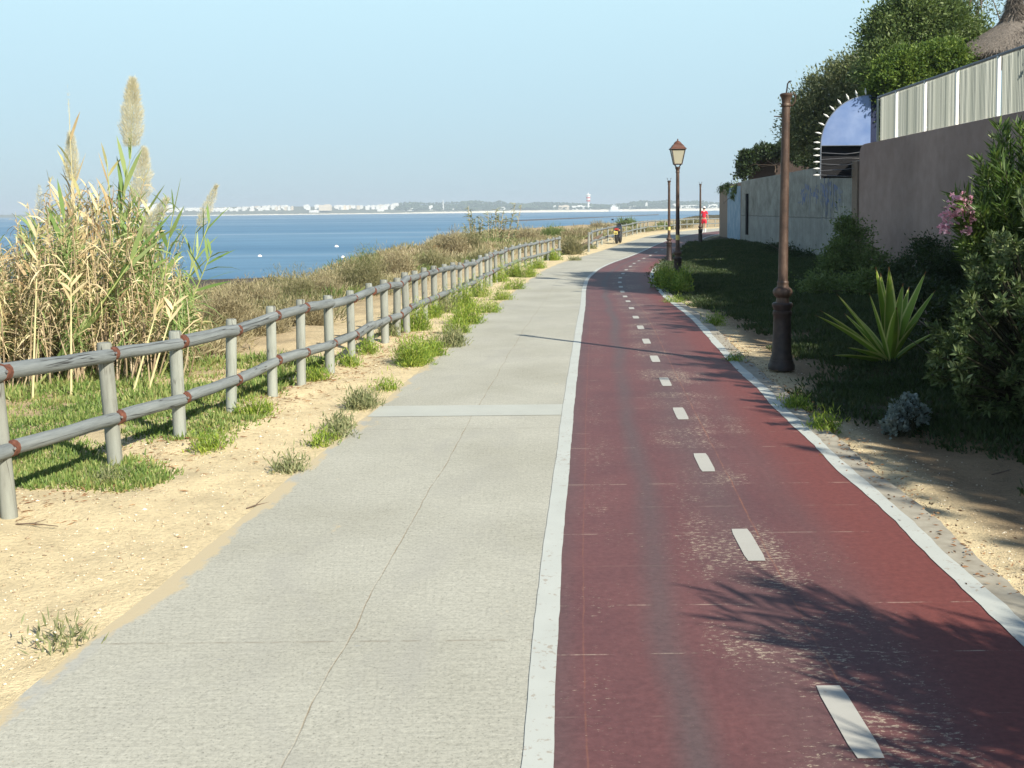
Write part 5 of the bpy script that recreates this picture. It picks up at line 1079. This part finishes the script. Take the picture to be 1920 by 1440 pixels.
idx = np.repeat(np.arange(len(tp)), 46); t = RNG.uniform(.1, 1, len(idx)); LB = Bq[idx] + (Tq - Bq)[idx] * t[:, None] - b; V, F4, F3 = blade_arrays(LB, dirs(len(idx), .9), RNG.uniform(.15, .5, len(idx)), RNG.uniform(.03, .06, len(idx)), .4, side=1.); npmesh('leaves', V, F4, F3, 'weed_grey', r)

# ------------------------------------------------------------------ person
g = G(1320, 435.5); pr_ = empty('person', (g[0], g[1], float(hh(g[1])) + .006), 'person in red shirt and shorts with a white cap walking away along the path', 'person', rz=-.25)
PS = 1.74 / 1.75
def skin(name, joints, edges, m, parent, sub=2):
    me = bpy.data.meshes.new(name); me.from_pydata([tuple(k * PS for k in j[:3]) for j in joints], edges, []); o = bpy.data.objects.new(name, me); link(o, parent); me.materials.append(MT[m])
    o.modifiers.new('skin', 'SKIN'); me.skin_vertices.new(name='') if not me.skin_vertices else None
    for v, j in zip(me.skin_vertices[0].data, joints): v.radius = ((j[3]) * PS, (j[4] if len(j) > 4 else j[3]) * PS)
    me.skin_vertices[0].data[0].use_root = True
    sm = o.modifiers.new('s', 'SUBSURF'); sm.levels = sub; sm.render_levels = sub
    for mod in o.modifiers:
        if mod.type == 'SKIN': mod.use_smooth_shade = True
    return o
J = [(0, 0, .95, .14, .10), (0, 0, 1.12, .125, .09), (0, .01, 1.32, .15, .10), (0, .01, 1.44, .10, .08), (0, .02, 1.52, .05), (0, .03, 1.62, .085, .095), (0, .03, 1.70, .075, .085),
     (-.17, 0, 1.42, .052), (-.25, -.03, 1.16, .040), (-.27, .09, .93, .030), (-.27, .14, .86, .033, .015), (.17, 0, 1.42, .052), (.25, .01, 1.15, .040), (.28, -.05, .92, .030), (.28, -.06, .84, .033, .015),
     (-.085, 0, .88, .095), (-.10, .13, .50, .058), (-.10, .07, .12, .036), (-.10, .16, .05, .035), (.085, 0, .88, .095), (.095, -.02, .50, .058), (.095, -.20, .15, .036), (.095, -.13, .06, .035)]
E = [(0, 1), (1, 2), (2, 3), (3, 4), (4, 5), (5, 6), (3, 7), (7, 8), (8, 9), (9, 10), (3, 11), (11, 12), (12, 13), (13, 14), (0, 15), (15, 16), (16, 17), (17, 18), (0, 19), (19, 20), (20, 21), (21, 22)]
skin('body', J, E, 'skin', pr_)
skin('shirt', [(0, 0, .93, .165, .125), (0, 0, 1.12, .15, .115), (0, .01, 1.30, .17, .12), (0, .01, 1.42, .12, .10), (-.18, 0, 1.40, .07), (-.225, -.015, 1.24, .065), (.18, 0, 1.40, .07), (.225, .0, 1.24, .065)], [(0, 1), (1, 2), (2, 3), (3, 4), (4, 5), (3, 6), (6, 7)], 'red_cloth', pr_)
skin('shirt_yoke', [(0, -.01, 1.38, .15, .125), (0, .0, 1.46, .105, .10), (-.15, -.005, 1.44, .07), (.15, -.005, 1.44, .07)], [(0, 1), (1, 2), (1, 3)], 'white_cloth', pr_)
skin('shorts', [(0, 0, .96, .155, .12), (0, 0, .88, .15, .12), (-.095, .02, .78, .105), (-.105, .08, .58, .095), (.095, 0, .78, .105), (.10, -.01, .58, .095)], [(0, 1), (1, 2), (2, 3), (1, 4), (4, 5)], 'red_cloth', pr_)
def ball(name, c, d, m, parent):
    mb = MB(); mb.lathe([(max(.001, math.sin(a)), -math.cos(a)) for a in np.linspace(.02, math.pi - .02, 10)], seg=16); mb.V = [(c[0] * PS + v[0] * d[0], c[1] * PS + v[1] * d[1], c[2] * PS + v[2] * d[2]) for v in mb.V]; return mb.build(name, m, parent)
ball('cap', (0, .03, 1.715), (.105, .115, .075), 'white_cloth', pr_); ball('hair', (0, .015, 1.64), (.088, .095, .06), 'hair', pr_)
MB().box((0, .16 * PS, 1.70 * PS), (.15, .12, .012)).build('cap_brim', 'white_cloth', pr_)
for s_, y0, z0 in ((-1, .11, .0), (1, -.17, .015)):
    mb = MB(); mb.tube([(s_ * .098 * PS, y0 - .09, z0 + .045), (s_ * .098 * PS, y0 + .02, z0 + .05), (s_ * .098 * PS, y0 + .15, z0 + .035)], [.042, .05, .03], 10); mb.build('shoe', 'white_cloth', pr_)
    MB().tube([(s_ * .098 * PS, y0 - .05, z0 + .06), (s_ * .098 * PS, y0 - .04, z0 + .24)], [.052, .05], 10).build('sock', 'white_cloth', pr_)

# ------------------------------------------------------------------ motorcycle, seen from behind
g = G(1155, 457); mc = empty('motorcycle', (g[0], g[1], float(T(g[0], g[1]))), 'black motorcycle with a red tail parked against the far fence', 'motorcycle', rz=-.22)
for y0, nm in ((.30, 'wheel'), (1.68, 'wheel')):
    wh = MB().torus((0, y0, .31), .25, .065, seg=28, ss_=10).build(nm, 'rubber', mc); MB().torus((0, y0, .31), .185, .018, seg=24).build('rim', 'chrome', wh)
    mb = MB()
    for k in range(5): a = k * 1.2566; mb.tube([(0, y0, .31), (0, y0 + .18 * math.cos(a), .31 + .18 * math.sin(a))], .014, 5)
    mb.tube([(-.07, y0, .31), (.07, y0, .31)], .03, 8); mb.build('spokes', 'bike_black', wh)
mb = MB(); mb.tube([(0, .55, .68), (0, .85, .62), (0, 1.15, .72), (0, 1.35, .74)], [.12, .15, .17, .10], 12); mb.build('fuel_tank', 'bike_black', mc)
MB().box((0, .98, .42), (.30, .45, .34), taper=.8).build('engine', 'seat_grey', mc, bevel=.03)
mb = MB(); mb.tube([(0, .10, .80), (0, .35, .76), (0, .65, .72), (0, .85, .74)], [.07, .12, .13, .10], 12); mb.V = [(v[0], v[1], .74 + (v[2] - .74) * .6) for v in mb.V]; mb.build('seat', 'seat_grey', mc)
mb = MB(); mb.tube([(0, .0, .72), (0, .2, .70), (0, .5, .64)], [.06, .11, .12], 12); mb.V = [(v[0], v[1], .68 + (v[2] - .68) * .7) for v in mb.V]; mb.build('tail_cowl', 'tail_red', mc)
MB().box((0, -.03, .70), (.16, .05, .07)).build('tail_light', 'tail_red', mc, bevel=.015)
MB().box((0, -.06, .53), (.19, .012, .15)).build('licence_plate', 'yellow', mc); MB().box((0, .05, .52), (.12, .25, .04)).build('rear_mudguard', 'bike_black', mc)
for s_ in (-1, 1):
    MB().tube([(s_ * .10, 1.40, .80), (s_ * .10, 1.68, .31)], .028, 8).build('fork', 'chrome', mc); MB().tube([(s_ * .08, .30, .31), (s_ * .08, .85, .40)], .03, 6).build('swingarm', 'bike_black', mc)
    MB().tube([(s_ * .05, 1.36, .92), (s_ * .22, 1.33, .98), (s_ * .36, 1.22, .97)], .017, 8).build('handlebar', 'bike_black', mc)
    MB().tube([(s_ * .27, 1.30, .98), (s_ * .31, 1.33, 1.12)], .006, 5).build('mirror_stem', 'bike_black', mc); MB().box((s_ * .33, 1.33, 1.15), (.11, .02, .07)).build('mirror', 'bike_black', mc, bevel=.01)
    MB().box((s_ * .18, .02, .66), (.05, .03, .035)).build('indicator', 'yellow', mc)
MB().tube([(-.14, 1.0, .25), (-.17, .6, .28), (-.19, .15, .36)], [.025, .05, .055], 10).build('exhaust', 'chrome', mc)
MB().box((0, 1.42, .88), (.18, .14, .17)).build('headlight', 'bike_black', mc, bevel=.04)
MB().tube([(-.10, .9, .28), (-.26, .86, .02)], .012, 6).build('side_stand', 'chrome', mc)

# ------------------------------------------------------------------ buoys
for x, y, lab in ((631, 463, 'white mooring buoy farther out on the water'), (487, 481, 'white mooring buoy nearest the reeds'), (643, 483, 'small white mooring buoy close to the bank')):
    p = sea_at(x, y); r = empty('mooring_buoy', (p[0], p[1], SEA), lab, 'buoy', 'white mooring buoys'); s_ = (.42 if x == 631 else .33)
    MB().lathe([(.02, -s_ * .6), (s_ * .7, -s_ * .45), (s_, 0), (s_ * .9, s_ * .4), (s_ * .5, s_ * .75), (.08, s_ * .88)], seg=16).build('float', 'buoy', r); MB().lathe([(.05, s_ * .85), (.05, s_ * 1.1), (.11, s_ * 1.12), (.11, s_ * 1.2)], seg=8).build('ring', 'rail_grey', r)
# bank details: white rock and orange earth, driftwood post
p = G(795, 461, -.5); mb = MB(); mb.lathe([(.3, -.4), (1.0, 0), (.9, .35), (.5, .62), (.1, .7)], seg=9); rn = random.Random(2); mb.V = [(v[0] * 1.5 * (1 + rn.uniform(-.2, .2)), v[1] * (1 + rn.uniform(-.2, .2)), v[2] * .8 * (1 + rn.uniform(-.2, .2))) for v in mb.V]
o = mb.build('boulder', 'pale_rock', smooth=False); o.location = (p[0], p[1], float(T(p[0], p[1])) + .1); tag(o, 'pale boulder at the tip of the bank above the water', 'rock')
p = G(818, 474, -.2); mb = MB(); mb.lathe([(.5, -.3), (.45, .05), (.35, .25), (.15, .38), (.04, .42)], seg=10); mb.V = [(v[0] * (1 + rn.uniform(-.2, .2)), v[1] * (1 + rn.uniform(-.2, .2)), v[2] * (1 + rn.uniform(-.2, .2))) for v in mb.V]
o = mb.build('earth_mound', 'orange_earth', smooth=False); o.location = (p[0], p[1], float(T(p[0], p[1]))); tag(o, 'bare orange earth mound below the round brown bush', 'mound')
p = G(1075, 468); MB_ = MB().tube([(0, 0, 0), (.5, 1.0, .12), (1.1, 2.0, .35), (1.5, 2.8, .55)], [.09, .07, .08, .05], 7); o = MB_.build('driftwood_log', 'bark'); o.location = (p[0], p[1], float(T(p[0], p[1])) + .05); tag(o, 'dark dead branch lying in the gap between the fences', 'branch')
for px_, py_, dx, dy_, lab in ((1510, 560, .9, .25, 'thin bare grey twig lying on the dark verge behind the lamp post'), (1860, 880, .5, .25, 'pale twig on the sandy soil under the tufted bush'), (30, 985, .35, -.05, 'dry twig at the foot of the first fence post'), (462, 952, .15, .12, 'thin dry twig on the sand at the path edge')):
    p = G(px_, py_); mb = MB(); dx *= .7; mb.tube([(0, 0, .004), (dx * .4, dy_ * .3, .012), (dx, dy_, .006)], [.005, .004, .002], 5); mb.tube([(dx * .4, dy_ * .3, .012), (dx * .6, dy_ + .08, .02)], [.003, .0015], 4); o = mb.build('twig', 'bark'); o.location = (p[0], p[1], float(T(p[0], p[1]))); tag(o, lab, 'twig')

# ------------------------------------------------------------------ far shore
FD = 3000.0
def fp(px, py, Y=FD): return P(px, py, Y)
prof_x = [-900, 100, 250, 330, 420, 500, 600, 700, 745, 760, 800, 850, 900, 925, 935, 950, 985, 1010, 1050, 1100, 1150, 1180, 1200, 1225, 1250, 1280, 1310, 1345, 1500, 1900, 2600]
prof_y = [402, 401, 392, 390, 387, 385, 386, 385, 382, 380, 381, 379, 377, 380, 376, 380, 383, 379, 380, 383, 384, 380, 377, 378, 375, 378, 377, 380, 378, 372, 368]
def ridge(name, xs_, ysx, Yn, Yf, m, zb=SEA - 1, jag=0):
    V = []; Fs = []; pxs = np.arange(xs_[0], xs_[-1], 3.0); rn = random.Random(4)
    for i, px_ in enumerate(pxs):
        py_ = float(np.interp(px_, xs_, ysx)) + rn.uniform(-jag, jag); t = fp(px_, py_, (Yn + Yf) / 2); q0 = fp(px_, 400, Yn); q1 = fp(px_, 400, Yf)
        zt = max(float(t[2]), SEA + .5); sh = fp(px_, 400, Yn + 60)
        V += [(q0[0], q0[1], zb), (sh[0], sh[1], SEA + (zt - SEA) * .35), (t[0], t[1], zt), (q1[0], q1[1], zb)]
        if i: a = 4 * (i - 1); Fs += [(a, a + 4, a + 5, a + 1), (a + 1, a + 5, a + 6, a + 2), (a + 2, a + 6, a + 7, a + 3)]
    return tag(MB().add(V, Fs).build(name, m, smooth=False), kind='structure')
hill_y = [y + (3.5 if x > 745 else 1.5) for x, y in zip(prof_x, prof_y)]
ridge('hills', prof_x, hill_y, 2990, 3500, 'far_soil')
mb = MB(); V = []; Fs = []
sx_ = [60, 330, 560, 745, 800, 920, 1345, 2600]; sh_ = [0.8, 1.2, 1.6, 1.6, 2.6, 3.6, 4.0, 4.5]
pxs = np.arange(60, 2600, 6.0)
for i, px_ in enumerate(pxs):
    base = sea_at(px_, float(960 and (394 + (960 - px_) * .010 + 6.65 / 2950 * F))); hgt_ = np.interp(px_, sx_, sh_) * 2950 / F + RNG.uniform(-.3, .6)
    x = base[0] / base[1] * 2950; V += [(x, 2950, SEA - 1), (x * 1.001, 2956, SEA + hgt_), (x * 1.015, 2995, SEA + hgt_ * .9), (x * 1.02, 3010, SEA - 1)]
    if i: a = 4 * (i - 1); Fs += [(a, a + 4, a + 5, a + 1), (a + 1, a + 5, a + 6, a + 2), (a + 2, a + 6, a + 7, a + 3)]
tag(MB().add(V, Fs).build('far_beach', 'far_sand', smooth=False), kind='structure')
# woods on the far hill: one mass of tree crowns
n_ = 5200; px = RNG.uniform(742, 1700, n_); q = RNG.random(n_); top = np.interp(px, prof_x, prof_y); bot = np.full(n_, 389.0); bot = 394 + (960 - px) * .01 - 2.5
py = top + (bot - top) * q ** 1.1 + RNG.normal(size=n_) * .3; Yf = 3230 - 200 * q + RNG.uniform(-20, 20, n_); C = np.array([P(a, b, c) for a, b, c in zip(px, py, Yf)])
rs = RNG.uniform(2.2, 5.0, n_) * (1 + .5 * (np.sin(px / 17) > .6)); V = (C[:, None] + oct_[None] * rs[:, None, None] * RNG.uniform(.6, 1.25, (n_, 6, 1))).reshape(-1, 3); F3 = ((np.arange(n_) * 6).reshape(-1, 1, 1) + of[None]).reshape(-1, 3)
n = N('far_leaves'); g = n.new('ShaderNodeNewGeometry'); n.color(n.ramp(g.outputs['Random Per Island'], [(0, (.03, .055, .025)), (1, (.09, .13, .055))])); n.rough(.9); MT['far_leaves'] = n.m
tag(npmesh('far_woods', V, None, F3, 'far_leaves'), 'hazy woods along the far shore', 'woods', kind='stuff')
# white town: every block a thing of its own
def town_block(px_, pyb, wpx, hpx, Y, m, label, group=None, cat='house', roof=True, name='house'):
    k = Y / F; p = P(px_, pyb, Y); wd, h = wpx * k, hpx * k; dp = max(6, wd * .7); r = empty(name, (p[0], p[1], p[2]), label, cat, group)
    mb = MB().box((0, 0, h / 2 - 3), (wd, dp, h + 6)); mb.box((wd * .18, 0, h + .8), (wd * .4, dp * .4, 1.6)); mb.build('walls', m, r, smooth=False)
    MB().box((0, 0, h + .15), (wd + .6, dp + .6, .3)).build('roof', 'town_roof' if roof and RNG.random() < .12 else m, r, smooth=False)
    mb = MB(); nw = max(2, int(wd / 4)); nf = max(1, int(h / 4))
    for f in range(nf):
        for i in range(nw): mb.box((-wd / 2 + (i + .5) * wd / nw, -dp / 2 - .03, f * 3.1 + 1.7), (.9, .1, 1.0))
    mb.build('windows', 'pane', r, smooth=False); return r
GL = 'white houses of the far town'
for i in range(210):
    px_ = float(RNG.uniform(212, 745)); tt = float(np.interp(px_, [210, 260, 280, 310, 330, 400, 440, 500, 560, 600, 640, 700, 745], [391, 384, 380, 383, 390, 391, 389, 386, 385, 384, 386, 386, 381])); bb = float(np.interp(px_, [210, 330, 480, 560, 640, 745], [397, 396.5, 395, 390.5, 390, 390]))
    q = RNG.random(); pyb = bb - (bb - tt) * q * .75; hp = RNG.uniform(2.2, 4.2); 
    town_block(px_, pyb, RNG.uniform(3, 8), min(hp, max(2, pyb - tt)), 3080 + 120 * q + RNG.uniform(-8, 8), 'town' if RNG.random() < .85 else 'town_cream', 'white house in the town on the far shore', GL)
SP = [(280, 391, 24, 9, 'town', 'tall white apartment block at the left end of the far town', 'building'), (320, 390, 14, 5, 'town', 'white building right of the tall block in the far town', 'building'), (590, 398, 18, 3.5, 'town', 'low white boathouse at the waterline below the far town', 'building'),
      (610, 391, 22, 6.5, 'town_cream', 'pinkish cream hotel in the middle of the far town', 'hotel'), (714, 396, 12, 4, 'town', 'white block below the right end of the town', 'building'), (770, 396, 13, 4.6, 'town', 'lone white warehouse at the waterline right of the town', 'warehouse'), (757, 397, 7, 2, 'town', 'small white shed beside the lone warehouse', 'shed'),
      (850, 394, 5, 2.2, 'town', 'tiny white hut on the pale beach', 'hut'), (808, 391, 7, 5, 'town', 'small white tower house on the wooded shore', 'building'), (940, 391.5, 14, 2.2, 'town', 'low white building behind the distant reed tuft', 'building'), (1040, 388.5, 5, 2.5, 'town', 'white cottage below the far woods', 'cottage'),
      (1057, 390.5, 20, 5, 'town_cream', 'grey cream hall on the far shore left of the control tower', 'hall'), (1083, 390.5, 22, 4.5, 'town', 'white terminal building under the striped tower', 'building'), (1096, 390.5, 24, 3.4, 'town', 'low white wing beside the terminal building', 'building'), (1187, 391, 15, 3.6, 'town', 'white harbour shed right of the ship', 'shed'), (1212, 384, 4, 3.5, 'town', 'white cottage on the wooded slope right of the ship', 'cottage'), (1264, 384.5, 6, 2, 'town', 'pale villa behind the lantern lamp', 'villa'), (1292, 387.5, 36, 2.2, 'town', 'long white building across the water behind the walking person', 'building'), (1335, 387, 18, 3.2, 'town', 'white building next to the brown wall end on the far shore', 'building')]
for i, (a, b, c, d, m_, lab, cat) in enumerate(SP): town_block(a, b, c, d, 3040 + i * 1.5, m_, lab, cat=cat, roof=False, name=cat)
# striped tower
k = 3050 / F; p = P(1103, 391, 3050); r = empty('striped_tower', (p[0], p[1], p[2]), 'red and white striped tower above the white terminal on the far shore', 'tower'); H_ = 25 * k
MB().lathe([(3.2, -4), (3.0, H_ * .42)], seg=14).build('shaft', 'town', r)
for j in range(5): MB().lathe([(3.3 + (j > 0) * 2.6, H_ * (.42 + j * .11)), (3.3 + (j > 0) * 2.8, H_ * (.53 + j * .11) - .05)], seg=14).build('stripe', 'red_mark' if j in (1, 3) else 'town', r)
MB().lathe([(7.5, H_ * .97), (7.8, H_ * 1.03), (2, H_ * 1.1), (.5, H_ * 1.2)], seg=14).build('cabin', 'town', r)
# mast
p = P(831, 391, 3050); r = empty('lattice_mast', (p[0], p[1], p[2]), 'thin pale mast on the wooded far shore', 'mast')
MB().tube([(0, 0, -3), (0, 0, 12 * k), (0, 0, 17 * k)], [2.2, 1.2, .4], 6).build('mast', 'town', r); MB().box((0, 0, 9 * k), (5, 1, 1)).build('crossbar', 'town', r)
# ship in the harbour
k = 2900 / F; p = sea_at(1154, 394); s_ = 2900 / p[1]; r = empty('ship', (P(1154, 394, 2900)[0], 2900, SEA), 'white ship with masts lying off the far shore', 'ship')
m = MB(); L2 = 13 * k; V = []
for x, wy_ in ((-L2, 1.5), (-L2 * .8, 4), (L2 * .7, 4), (L2, .3)): V += [(x, -wy_, 3.2 + (abs(x) / L2) ** 4 * 2), (x * .94, -wy_ * .7, -1), (x * .94, wy_ * .7, -1), (x, wy_, 3.2 + (abs(x) / L2) ** 4 * 2)]
Fs = [(0, 1, 2, 3), (12, 15, 14, 13)]
for i in range(3):
    a = 4 * i; Fs += [(a, a + 4, a + 5, a + 1), (a + 1, a + 5, a + 6, a + 2), (a + 2, a + 6, a + 7, a + 3), (a + 3, a + 7, a + 4, a)]
m.add(V, Fs).build('hull', 'town', r, smooth=False)
MB().box((-3, 0, 8), (L2 * 1.1, 6, 10)).build('superstructure', 'town', r, smooth=False); MB().box((-5, 0, 15.5), (L2 * .5, 5, 5)).build('bridge', 'town', r, smooth=False); MB().box((-5, -2.6, 15.8), (L2 * .46, .1, 1)).build('bridge_windows', 'pane', r, smooth=False)
for x, h_ in ((-L2 * .62, 20), (L2 * .1, 27), (L2 * .55, 17)): MB().tube([(x, 0, 3), (x, 0, h_)], [.5, .25], 6).build('mast', 'town', r)
# small sail shape left of the reeds and boats
for x, y, lab in ((1018, 391.5, 'small white motor boat far out below the wooded shore'), (905, 397.5, 'little white boat by the far beach')):
    p = sea_at(x, y + 1.5); r = empty('motor_boat', (p[0], p[1], SEA), lab, 'boat'); m = MB().tube([(-4, 0, .4), (0, 0, .3), (3, 0, .5), (4.5, 0, .9)], [.9, 1.1, .9, .1], 8); m.build('hull', 'buoy', r); MB().box((-.5, 0, 1.7), (3, 1.6, 1.2), taper=.8).build('cabin', 'buoy', r)
